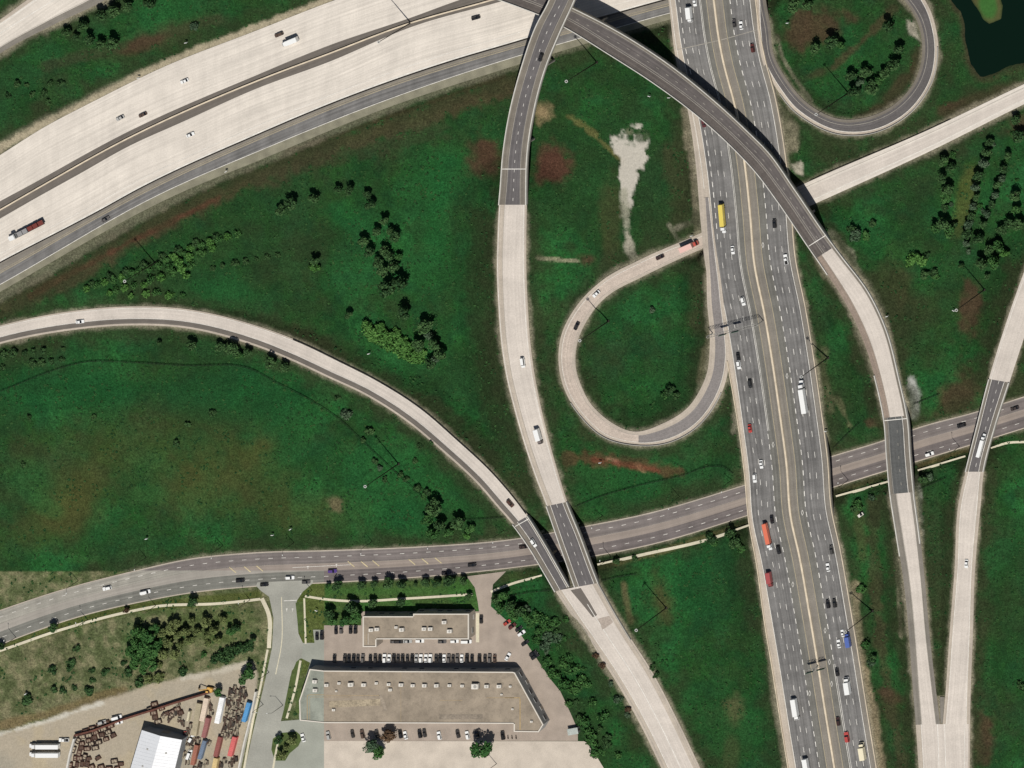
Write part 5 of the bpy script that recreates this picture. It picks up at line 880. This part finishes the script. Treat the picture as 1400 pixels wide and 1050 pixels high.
fence([(787, 692), (817, 680), (875, 663), (935, 649), (972, 637), (990, 638), (1003, 646)], 'dark wire fence north of the arterial west of the highway'); fence([(1250, 552), (1285, 538)], 'short dark fence north of the arterial right of the grey ramp bridge'); fence([(1258, 668), (1295, 652)], 'short dark fence south of the arterial right of the grey ramp bridge'); fence([(1140, 612), (1175, 578)], 'dark fence climbing the bank right of the highway over the arterial')
fence([(823, 794), (845, 788), (872, 784)], 'short dark fence below the arterial right of the bridge pair'); fence([(693, 815), (720, 810), (753, 806)], 'dark fence south of the pavement left of the left ramp bridge'); fence([(620, 710), (655, 709), (692, 706)], 'dark fence by the copse left of the ramp bridges')
def gantry(x0, y0, x1, y1, h, label, posts, panels):
    i = D.idx((x0+x1)/2, (y0+y1)/2); z = D.z[i]-0.2; a = Vector(W(x0, y0, z)); b = Vector(W(x1, y1, z)); e = empty('sign_gantry', a, 0, label, 'sign gantry'); d = b-a; L_ = d.length; ang = math.atan2(d.y, d.x); e.rotation_euler = (0, 0, ang)
    mb = MB()
    for yy, zz in ((-0.6, h), (0.6, h), (-0.6, h+1.3), (0.6, h+1.3)): mb.tube((0, yy, zz), (L_, yy, zz), 0.08, 0.08, M_GALV, 6)
    n = int(L_/1.6)
    for k in range(n):
        u, v = L_*k/n, L_*(k+1)/n
        for yy in (-0.6, 0.6): mb.tube((u, yy, h), (v, yy, h+1.3), 0.05, 0.05, M_STEEL, 4)
        mb.tube((u, -0.6, h+1.3), (v, 0.6, h+1.3), 0.05, 0.05, M_STEEL, 4)
    child('truss', mb.mesh('truss'), e)
    for p in posts: mb = MB(); mb.tube((p*L_, 0, -0.5), (p*L_, 0, h+1.4), 0.3, 0.22, M_GALV, 10); child('post', mb.mesh('post'), e)
    for p in panels: mb = MB(); mb.box((p*L_, -0.85, h+0.6), (4.2, 0.15, 2.6), mat('sign_green', (30, 88, 60), var=0, fine=0)); child('sign_panel', mb.mesh('sign_panel'), e)
gantry(975, 455, 1044, 438, 6.5, 'sign gantry spanning the southbound lanes beside the teardrop loop', (0.0, 1.0), (0.3, 0.55)); gantry(1110, 912, 1133, 906, 6.5, 'small T-shaped gantry on the highway median in the southern half', (0.42,), (0.2, 0.85))
def signpost(x, y, label, s_=1.0):
    z = hgt(x, y); i = D.idx(x, y)
    e = empty('road_sign', W(x, y, z), random.uniform(-0.6, 0.6), label, 'sign', 'small road signs'); mb = MB(); mb.tube((0, 0, -0.2), (0, 0, 2.6*s_), 0.06, 0.06, M_GALV, 6); child('post', mb.mesh('post'), e); mb = MB(); mb.box((0, 0.08, 2.2*s_), (1.3*s_, 0.35, 1.2*s_), M_LAMP); child('panel', mb.mesh('panel'), e)
for x, y, l in ((948, 321, 'small white sign where the ramp emerges west of the highway'), (1131, 588, 'small white sign right of the highway north of the arterial'), (1215, 431, 'small white sign right of the curved ramp below the flyover'), (1306, 423, 'white sign left of the red soil strip in the eastern field'), (507, 482, 'small white marker below the light bushes'), (192, 105, 'small white sign north of the freeway above two cars'), (257, 57, 'small white sign north-west of the freeway by the grey bush'), (312, 233, 'small white sign below the freeway dark lane'), (1079, 30, 'white marker left inside the dark loop'), (890, 130, 'white marker on the grass below the flyover left'), (917, 132, 'white marker on the grass close under the flyover'), (375, 730, 'white marker in the west field above the arterial, left one'), (400, 722, 'white marker in the west field above the arterial, right one'), (203, 735, 'small pale marker in the west field'), (823, 631, 'small marker at the left end of the red bank'), (38, 947, 'white marker on the dry slope above the yard trucks'), (435, 833, 'white sign on the lawn right of the side road')): signpost(x, y, l)

# ------------------------------------------------------------------ buildings
M_ROOF = mat('roof_gravel', (156, 143, 125), var=0.2, fine=0.1, scale=1.0, patch=0.14, seam=((443-700)*S+3.3, 200, (150, 154, 141))); M_COP = mat('roof_coping', (226, 218, 204), var=0.05, fine=0.03); M_WALLB = mat('building_wall', (160, 160, 157), var=0.1, fine=0.05); M_WALLN = mat('pale_building_wall', (170, 160, 146), var=0.1, fine=0.05)  # roof colour west of the seam is tinted for the other light
M_UNIT = mat('hvac_casing', (232, 226, 214), var=0.08, fine=0.05); M_PANE = mat('window_glass', (36, 44, 54), rough=0.1, var=0, fine=0); M_FRAME = mat('window_frame', (196, 196, 192), var=0, fine=0); M_STAIN = mat('roof_stain', (118, 108, 96), var=0.3, fine=0.2, patch=0.2); M_SEAMY = mat('roof_seam', (178, 154, 112), var=0.2, fine=0.2)
M_PATCH = mat('roof_patch_beige', (168, 154, 130), var=0.2, fine=0.25, patch=0.3); M_PATCH2 = mat('roof_patch_grey', (150, 138, 122), var=0.25, fine=0.2, patch=0.2)
def building(name, poly, h, label, wallm, units, seams, winedges, cop=M_COP):
    pts = [Vector(W(x, y, h)) for x, y in poly]; c = sum(pts, Vector())/len(pts); e = empty(name, (c.x, c.y, 0), 0, label, 'building'); inv = Matrix.Translation(-Vector(e.location))
    area = sum(pts[i].x*pts[(i+1) % len(pts)].y-pts[(i+1) % len(pts)].x*pts[i].y for i in range(len(pts)))
    if area < 0: pts = pts[::-1]
    def part(mb, n):
        o = mb.build(n, e); o.matrix_parent_inverse = inv; return o
    n = len(pts); mb = MB()
    for i in range(n):
        a, b = pts[i], pts[(i+1) % n]; mb.face([(a.x, a.y, -0.3), (b.x, b.y, -0.3), (b.x, b.y, h), (a.x, a.y, h)], wallm)
    part(mb, 'wall'); mb = MB(); mb.face([(p.x, p.y, h-0.35) for p in pts], M_ROOF); part(mb, 'roof')
    mb = MB()
    for i in range(n):
        a, b = pts[i], pts[(i+1) % n]; d = (b-a).normalized(); q = Vector((-d.y, d.x, 0))*0.55
        p4 = [a, b, b+q-d*0.0, a+q]; z1 = h+0.1+0.003*i
        mb.face([(p.x, p.y, z1) for p in p4], cop); mb.face([(a.x, a.y, h-0.6), (b.x, b.y, h-0.6), (b.x, b.y, z1), (a.x, a.y, z1)][::1] if False else [(a.x-q.x*.05, a.y-q.y*.05, h-0.5), (b.x-q.x*.05, b.y-q.y*.05, h-0.5), (b.x-q.x*.05, b.y-q.y*.05, z1), (a.x-q.x*.05, a.y-q.y*.05, z1)], cop)
        mb.face([(p.x, p.y, z) for p, z in ((a+q, h-0.4), (b+q, h-0.4), (b+q, z1), (a+q, z1))], cop)
    part(mb, 'parapet')
    for i in range(n):
        a, b = pts[i], pts[(i+1) % n]; d = b-a; L_ = d.length; d.normalize(); q = Vector((d.y, -d.x, 0)); ang = math.atan2(d.y, d.x)
        if L_ < 9: continue
        k = int(L_/(9 if L_ > 40 else 5)); 
        for j in range(k):
            p = a+d*L_*(j+0.5)/k+q*0.06
            if j % 3 == 1:
                mb = MB(); mb.box((p.x, p.y, 1.3), (2.6, 0.14, 2.6), M_FRAME, ang); mb.box((p.x+q.x*.06, p.y+q.y*.06, 1.3), (2.2, 0.08, 2.3), M_WALLN, ang); part(mb, 'door')
            else:
                mb = MB(); mb.box((p.x, p.y, 3.2), (3.0, 0.12, 1.7), M_FRAME, ang); o = part(mb, 'window'); mb = MB(); mb.box((p.x+q.x*.06, p.y+q.y*.06, 3.2), (2.7, 0.08, 1.4), M_PANE, ang); mb.build('pane', o)
    for ux, uy, s_ in units:
        p = W(ux, uy, h+0.8); mb = MB(); r_ = random.uniform(-0.05, 0.05); mb.box((p[0], p[1], h-0.3+0.7*s_), (2.2*s_, 1.7*s_, 1.4*s_), M_UNIT, r_); mb.box((p[0], p[1], h-0.35+0.1), (2.5*s_, 2.0*s_, 0.2), M_STEEL, r_); u = part(mb, 'rooftop_unit')
        mb = MB(); mb.tube((p[0]+0.2*s_, p[1], h-0.3+1.38*s_), (p[0]+0.2*s_, p[1], h-0.3+1.5*s_), 0.55*s_, 0.55*s_, M_GALV, 12); mb.build('fan', u)
    for P, wd, m in seams: mb = MB(); mark(mb, [(x, y, h-0.35) for x, y in P], wd, m, dz=0.03); part(mb, 'roof_seam')
    return e
b1 = building('commercial_building', [(496, 842.5), (565, 842.5), (565, 839), (641, 839), (641, 874), (514.5, 874), (514.5, 884.5), (496, 884.5)], 7.6, 'small flat-roofed commercial building between the lawn and the north parking row', M_WALLN,
         [(507, 861.5, 1), (515, 860.5, 1), (549, 861, 1.1), (541, 858, 0.7), (579.5, 860, 1), (588, 860, 1), (607, 851, 1), (614.5, 863, 1.1)], [([(503.5, 866), (503.5, 881)], 0.4, M_COP), ([(501, 866), (501, 881)], 0.3, M_SEAMY)], None)
b2 = building('commercial_building', [(423.5, 914.5), (443, 916.8), (701, 918.5), (704, 919.5), (743, 990.5), (736.5, 1001), (702.5, 1000.5), (702.5, 989.5), (443, 988.5), (410, 985), (409, 958)], 7.4, 'long flat-roofed commercial building with a slanted east end and roof units', M_WALLB,
         [(430, 932, 1), (430.5, 944, 1), (446, 937, .9), (463, 934.5, .7), (479.5, 936, 1.2), (497, 936.5, 1), (514, 934.5, .7), (531, 936, .8), (533, 943.5, .8), (548, 936.5, 1), (564, 937.5, .9), (580, 937.5, 1), (596.5, 937.5, 1), (614, 937.5, .8), (631.5, 938, .8), (650, 938, 1.6), (665, 938.5, 1), (682, 938.5, 1), (697, 939, .6), (685, 950, .5), (455.5, 971, .7), (700, 970, .5), (726, 987, .6), (459, 945.5, .5)],
         [([(420, 984), (420, 950), (443, 950)], 0.8, M_SEAMY), ([(423.5, 984), (423.5, 953), (443, 953)], 0.4, M_SEAMY), ([(443, 950.5), (520, 951)], 0.4, M_SEAMY), ([(443, 953), (480, 953)], 0.3, M_SEAMY), ([(601, 957.5), (632, 957.5)], 0.4, M_SEAMY), ([(665, 954), (703, 954)], 0.5, M_SEAMY), ([(711, 955), (711, 998)], 1.4, M_SEAMY), ([(690, 954), (711, 954)], 1.2, M_SEAMY), ([(548, 917.5), (548, 988.5)], 0.25, M_SEAMY), ([(450, 963), (520, 960)], 9, M_PATCH), ([(600, 980), (660, 980)], 7, M_PATCH2), ([(520, 950), (528, 972)], 4, M_PATCH2)], None)
# white shed in the yard: two roof slopes
def shed():
    h0, h1 = 7.0, 8.6; q = [(194, 998), (249, 1011.5), (232, 1080), (172, 1072)]; pts = [Vector(W(x, y, h0)) for x, y in q]; c = sum(pts, Vector())/4; e = empty('metal_shed', (c.x, c.y, 0), 0, 'large white metal shed in the scrap yard cut by the bottom edge', 'building'); inv = Matrix.Translation(-Vector(e.location))
    r0 = (pts[0]+pts[1])/2; r1 = (pts[3]+pts[2])/2; r0.z = r1.z = h1; W1 = mat('white_roof_sheet', (250, 250, 250), rough=0.5, var=0.03, fine=0.03); W2 = mat('grey_white_roof_sheet', (226, 228, 230), rough=0.5, var=0.03, fine=0.03); mb = MB()
    for a, b in ((0, 1), (1, 2), (2, 3), (3, 0)): A, B = pts[a], pts[b]; mb.face([(A.x, A.y, -0.2), (B.x, B.y, -0.2), (B.x, B.y, h0), (A.x, A.y, h0)], mat('shed_wall', (150, 152, 152)))
    for a, b, r in ((pts[0], pts[1], r0), (pts[3], pts[2], r1)): mb.face([a, b, r], mat('shed_wall', (150, 152, 152)))
    o = mb.build('wall', e); o.matrix_parent_inverse = inv
    for a, b, m in ((pts[0], pts[3], W2), (pts[1], pts[2], W1)):
        mb = MB(); up = Vector((0, 0, 0.12)); A = [a+up, b+up, r1+up, r0+up]; B = [p-Vector((0, 0, 0.1)) for p in A]; mb.face(A, m)
        for i in range(4): mb.face([A[i], A[(i+1) % 4], B[(i+1) % 4], B[i]], m)
        for k in range(1, 16):
            t_ = k/16; p0 = a+(b-a)*t_+up; p1 = r0+(r1-r0)*t_+up; mb.tube(p0, p1, 0.07, 0.07, W2, 4)
        for t_ in (0.3, 0.62): p0 = (a+(b-a)*t_)*0.45+(r0+(r1-r0)*t_)*0.55+up*1.5; mb.box(p0, (0.9, 0.9, 0.25), M_GALV)
        o = mb.build('roof_slope', e); o.matrix_parent_inverse = inv
    d = pts[1]-pts[0]; a = pts[0]+d*0.5; mb = MB(); mb.box((a.x, a.y+0.05, 2.2), (4, 0.2, 4.4), M_GIRD, math.atan2(d.y, d.x)); o = mb.build('door', e); o.matrix_parent_inverse = inv
shed()
def hut():
    p = W(783, 1000, 2.6); e = empty('garden_shed', (p[0], p[1], 0), math.radians(10), 'small grey shed at the south-east corner of the parking lot', 'shed'); mb = MB(); mb.box((0, 0, 1.3), (5.4, 3.2, 2.6), mat('hut_wall', (120, 122, 116))); child('wall', mb.mesh('wall'), e); mb = MB(); mb.box((0, 0.0, 2.7), (5.8, 3.6, 0.2), mat('hut_roof', (186, 192, 184)), taper=0.97); child('roof', mb.mesh('roof'), e); mb = MB(); mb.box((2.72, 0, 1.0), (0.06, 1.0, 2.0), M_STEEL); child('door', mb.mesh('door'), e)
hut()

# ------------------------------------------------------------------ scrap yard
def container(x0, y0, x1, y1, wpx, rgb, label, h=2.6):
    a, b = Vector(W(x0, y0, h)), Vector(W(x1, y1, h)); d = b-a; L_ = d.length; c = (a+b)/2; e = empty('shipping_container', (c.x, c.y, 0.0), math.atan2(d.y, d.x), label, 'container', 'containers in the scrap yard'); m = mat('container_paint_%d_%d_%d' % rgb, rgb, rough=0.6, var=0.15, fine=0.1, scale=2); wd = wpx*S; mb = MB(); mb.box((0, 0, h/2), (L_, wd, h), m)
    n = int(L_/0.9)
    for k in range(n): mb.box((-L_/2+(k+0.5)*L_/n, 0, h+0.02), (0.4, wd*0.94, 0.06), m)
    child('body', mb.mesh('body'), e); mb = MB()
    for s_ in (-1, 1): mb.box((-L_/2-0.04, s_*wd*0.245, h/2), (0.06, wd*0.46, h*0.9), m)
    child('doors', mb.mesh('doors'), e)
for a in ((272, 962, 264.5, 1006, 7, (176, 164, 136), 'tan container, longest of the stack row, right of the dirt patch', 2.6), (282, 955, 275.5, 986, 6.5, (228, 208, 186), 'cream container beside the long tan one'), (303.5, 954, 296, 989, 6.5, (250, 250, 248), 'white container in the middle of the yard'), (340, 961, 332.5, 987, 5.5, (92, 158, 208), 'bright blue container by the east fence'), (284, 982, 277.5, 1008.5, 5.5, (158, 104, 100), 'dull maroon container below the cream one'), (279.5, 1013, 272, 1038, 5, (116, 132, 152), 'blue-grey container below the dull maroon one'), (268.5, 1019, 262.5, 1046, 5.5, (166, 108, 88), 'brown container left of the blue-grey one'),
          (300.5, 1008, 294, 1034.5, 5.5, (150, 90, 82), 'maroon container in front of the sandy one'), (295, 1037, 290, 1062, 6, (222, 196, 140), 'sandy yellow container at the bottom edge'), (320.5, 1008, 313.5, 1034, 6, (218, 110, 106), 'bright red container by the east fence'), (258.5, 973, 256, 986, 2.6, (216, 206, 176), 'narrow cream container left of the long tan one')): container(*a)
def bin_mesh(seed):
    r = random.Random(seed); mb = MB(); m = mat('rusty_steel_%d' % (seed % 3), [(96, 64, 54), (112, 84, 70), (78, 62, 56)][seed % 3], var=0.4, fine=0.3, scale=6); L_, wd, h = r.uniform(2.6, 3.8), r.uniform(1.9, 2.4), r.uniform(1.0, 1.6); f = mat('bin_fill_%d' % (seed % 3), [(150, 132, 114), (92, 74, 64), (172, 158, 136)][seed % 3], var=0.4, fine=0.4, scale=8)
    mb.box((0, 0, 0.2), (L_, wd, 0.4), m); mb.box((0, 0, h*0.35+0.15), (L_*0.84, wd*0.84, h*0.7-0.1), f, taper=0.8)
    for s_ in (-1, 1): mb.box((s_*(L_/2-0.1), 0, h/2+0.01), (0.2, wd-0.02, h), m); mb.box((0, s_*(wd/2-0.1), h/2), (L_-0.42, 0.2, h-0.02), m)
    mb.box((0, 0, h*0.9), (0.18, wd-0.45, 0.16), m); return mb.mesh('scrap_bin')
BIN = [bin_mesh(i) for i in range(7)]
bins = [(113, 1007, 15), (122, 1005, 15), (132, 1001, 20), (142, 996, 20), (152, 992, 20), (113, 1016, 15), (122, 1012, 10), (130, 1008, 15), (140, 1004, 20), (149, 1000, 20), (156, 1005, 20), (112, 1022, 10), (120, 1023, 10), (131, 1022, 15), (109, 1029, 80), (104, 1036, 80), (97, 1046, 80), (110, 1036, 10), (117, 1034, 80), (106, 1045, 75), (113, 1044, 80), (120, 1044, 80), (126, 1048, 20), (122, 1037, 20), (135, 1036, 30), (212, 962, 15), (213, 980, 15), (217, 986, 10), (211, 974, 15), (229, 975, 30), (236, 973, 20), (243, 969, 25), (150, 1050, 0), (161, 1050, 10), (146, 1010, 20), (136, 1014, 15), (101, 1024, 75), (118, 999, 18), (127, 995, 18), (137, 991, 18), (147, 987, 18), (108, 1012, 60), (126, 1016, 20), (100, 1052, 80), (139, 1048, 15), (222, 968, 20), (206, 969, 20), (235, 978, 60), (248, 974, 20), (157, 1040, 5), (166, 1044, 5)]
for n, (x, y, a) in enumerate(sorted(bins)):
    o = bpy.data.objects.new('scrap_bin', BIN[n % 7]); COL.objects.link(o); o.location = W(x, y, 0.0); o.rotation_euler = (0, 0, math.radians(a+random.uniform(-6, 6))); tag(o, 'rusty open scrap bin, %s from the left west of the containers' % ordn(n+1), 'scrap bin', 'rusty scrap bins')
def pile_mesh(seed):
    r = random.Random(seed); mb = MB(); ms = [mat('pallet_wood_%d' % k, c, var=0.4, fine=0.3, scale=5) for k, c in enumerate([(112, 104, 90), (62, 56, 50), (150, 140, 120), (82, 64, 54)])]
    for k in range(9): mb.box((r.uniform(-.8, .8), r.uniform(-1.4, 1.4), 0.25+0.12*k), (r.uniform(0.4, 1.6), r.uniform(0.6, 2.4), 0.3), ms[r.randrange(4)], r.uniform(-.3, .3))
    return mb.mesh('scrap_or_filler_pile')
PILE = [pile_mesh(i) for i in range(6)]; piles = []
for k in range(9):
    for j in range(4):
        t_ = k/8; piles.append((316-12*t_+j*6.2+random.uniform(-1.2, 1.2), 946+62*t_+random.uniform(-2, 2)-j*1.2))
piles += [(322, 941), (330, 944), (336, 950), (327, 948), (318, 1040), (316, 1046), (323, 1038), (254, 1004), (258, 998), (266, 1008), (262, 1014), (256, 1012), (252, 1030), (288, 966), (290, 974), (286, 960), (331, 975), (328, 985), (270, 1016), (240, 975), (262, 1024), (257, 1042), (266, 1052), (274, 1046), (254, 1018), (248, 1036), (282, 1044), (286, 1016), (306, 1000), (312, 992), (250, 988), (246, 982), (262, 992), (272, 1012), (308, 1040), (303, 1046), (240, 975), (232, 982), (224, 978), (244, 964)]  # includes added clutter standing in for dark shadows left of the containers
piles = [p for p in piles if not any(math.hypot(p[0]-x, p[1]-y) < 5 for x, y in ((337, 970), (335, 980), (300, 970), (298, 982), (297, 990), (301, 962)))]
for n, (x, y) in enumerate(sorted(piles)):
    o = bpy.data.objects.new('scrap_or_filler_pile', PILE[n % 6]); COL.objects.link(o); o.location = W(x, y, -0.05); o.rotation_euler = (0, 0, random.uniform(-0.5, 0.2)); tag(o, 'low brown scrap or shadow filler pile, %s from the left among the containers' % ordn(n+1), 'scrap pile', 'piles of material in the yard')
for n, (x, y, lab) in enumerate(((59, 1021, 'white trailer truck in the yard, upper of the two side by side'), (59, 1032.5, 'white trailer truck in the yard, lower of the two side by side'))): vehicle('semi', x, y, 180, 0.0, WHT, lab, 'white trailer trucks in the yard', scale=0.94)
vehicle('pickup', 87, 1012, 180, 0.0, WHT, 'white pickup above the trailer trucks in the yard'); vehicle('suv', 139, 988, 15, 0.0, SIL, 'silver car parked along the rusty yard fence'); vehicle('van', 159, 981.5, 15, 0.0, WHT, 'white van parked along the rusty yard fence'); vehicle('car', 162.5, 988, 15, 0.0, WHT, 'white car inside the yard just behind the rusty fence', scale=0.9)
vehicle('suv', 261, 1010, 60, 0.0, WHT, 'white vehicle beside the right corner of the white shed'); vehicle('van', 258, 1032, 70, 0.0, WHT, 'white van along the right side of the white shed'); vehicle('suv', 253, 1006, 90, 0.0, (180, 70, 60), 'red vehicle at the right corner of the white shed')
def solidfence(pts, label, h, m, t): 
    mb = MB(); P = np.array([(x, y, 0.0) for x, y in pts]); mb.wall(P, m, -0.2, h, t); mb.build('yard_fence', label=label, cat='fence')
M_RUST = mat('rusty_sheet', (104, 66, 54), var=0.4, fine=0.3, scale=4)
solidfence([(104, 1004), (130, 997), (152, 989), (170, 982), (205, 971), (245, 958), (292, 944)], 'rusty brown sheet fence along the north side of the yard', 2.4, M_RUST, 1.0); solidfence([(104, 1008), (98, 1030), (92, 1060)], 'pale block wall on the west side of the scrap bins', 2.6, M_PARA, 0.9); solidfence([(352, 944), (346, 975), (336, 1015), (326, 1062)], 'pale wall along the east side of the yard beside the side road', 2.4, M_PARA, 0.8)
def excavator():
    p = W(287, 943, 1.5); e = empty('excavator', (p[0], p[1], 0), math.radians(172), 'yellow excavator at the end of the rusty yard fence', 'excavator'); Y = mat('machine_yellow', (226, 176, 92), rough=0.5, var=0.1)
    for s_ in (-1, 1): mb = MB(); mb.prism([(x, y+s_*1.1) for x, y in rr(3.8, 0.6, 0.25)], 0, 0.9, M_RACK); child('track', mb.mesh('track'), e)
    mb = MB(); mb.prism(rr(3.2, 2.6, 0.4), 1.0, 2.0, Y); mb.box((-1.0, 0, 2.2), (1.2, 2.2, 0.5), Y); child('body', mb.mesh('body'), e); mb = MB(); mb.box((0.8, 0.75, 2.5), (1.4, 1.0, 1.3), M_GLASS, taper=0.9); mb.box((0.8, 0.75, 3.2), (1.3, 0.95, 0.1), Y); child('cab', mb.mesh('cab'), e)
    mb = MB(); mb.tube((1.2, -0.2, 1.8), (4.2, -0.2, 4.6), 0.32, 0.25, Y, 6); child('boom', mb.mesh('boom'), e); mb = MB(); mb.tube((4.2, -0.2, 4.6), (6.2, -0.2, 1.8), 0.25, 0.18, Y, 6); child('arm', mb.mesh('arm'), e); mb = MB(); mb.box((6.1, -0.2, 1.2), (0.9, 1.1, 0.9), M_STEEL, taper=0.7); child('bucket', mb.mesh('bucket'), e)
excavator()
# storage hut between the two adjacent bridges is absent in the photo; a site machine stands on the bank right of the highway
def skip():
    z = hgt(1178, 703); e = empty('site_machine', W(1178, 703, z), 0.6, 'small pale site machine on the bank right of the highway south of the arterial', 'machine'); mb = MB(); mb.box((0, 0, 0.9), (3.2, 1.6, 1.0), M_UNIT); child('body', mb.mesh('body'), e); mb = MB(); mb.box((0.6, 0, 1.8), (1.0, 1.3, 0.9), M_GLASS, taper=0.85); child('cab', mb.mesh('cab'), e)
    for sx in (-1, 1):
        for sy in (-1, 1): child('wheel', WH['truck'], e, (sx*1.1, sy*0.8, 0.5))
skip()
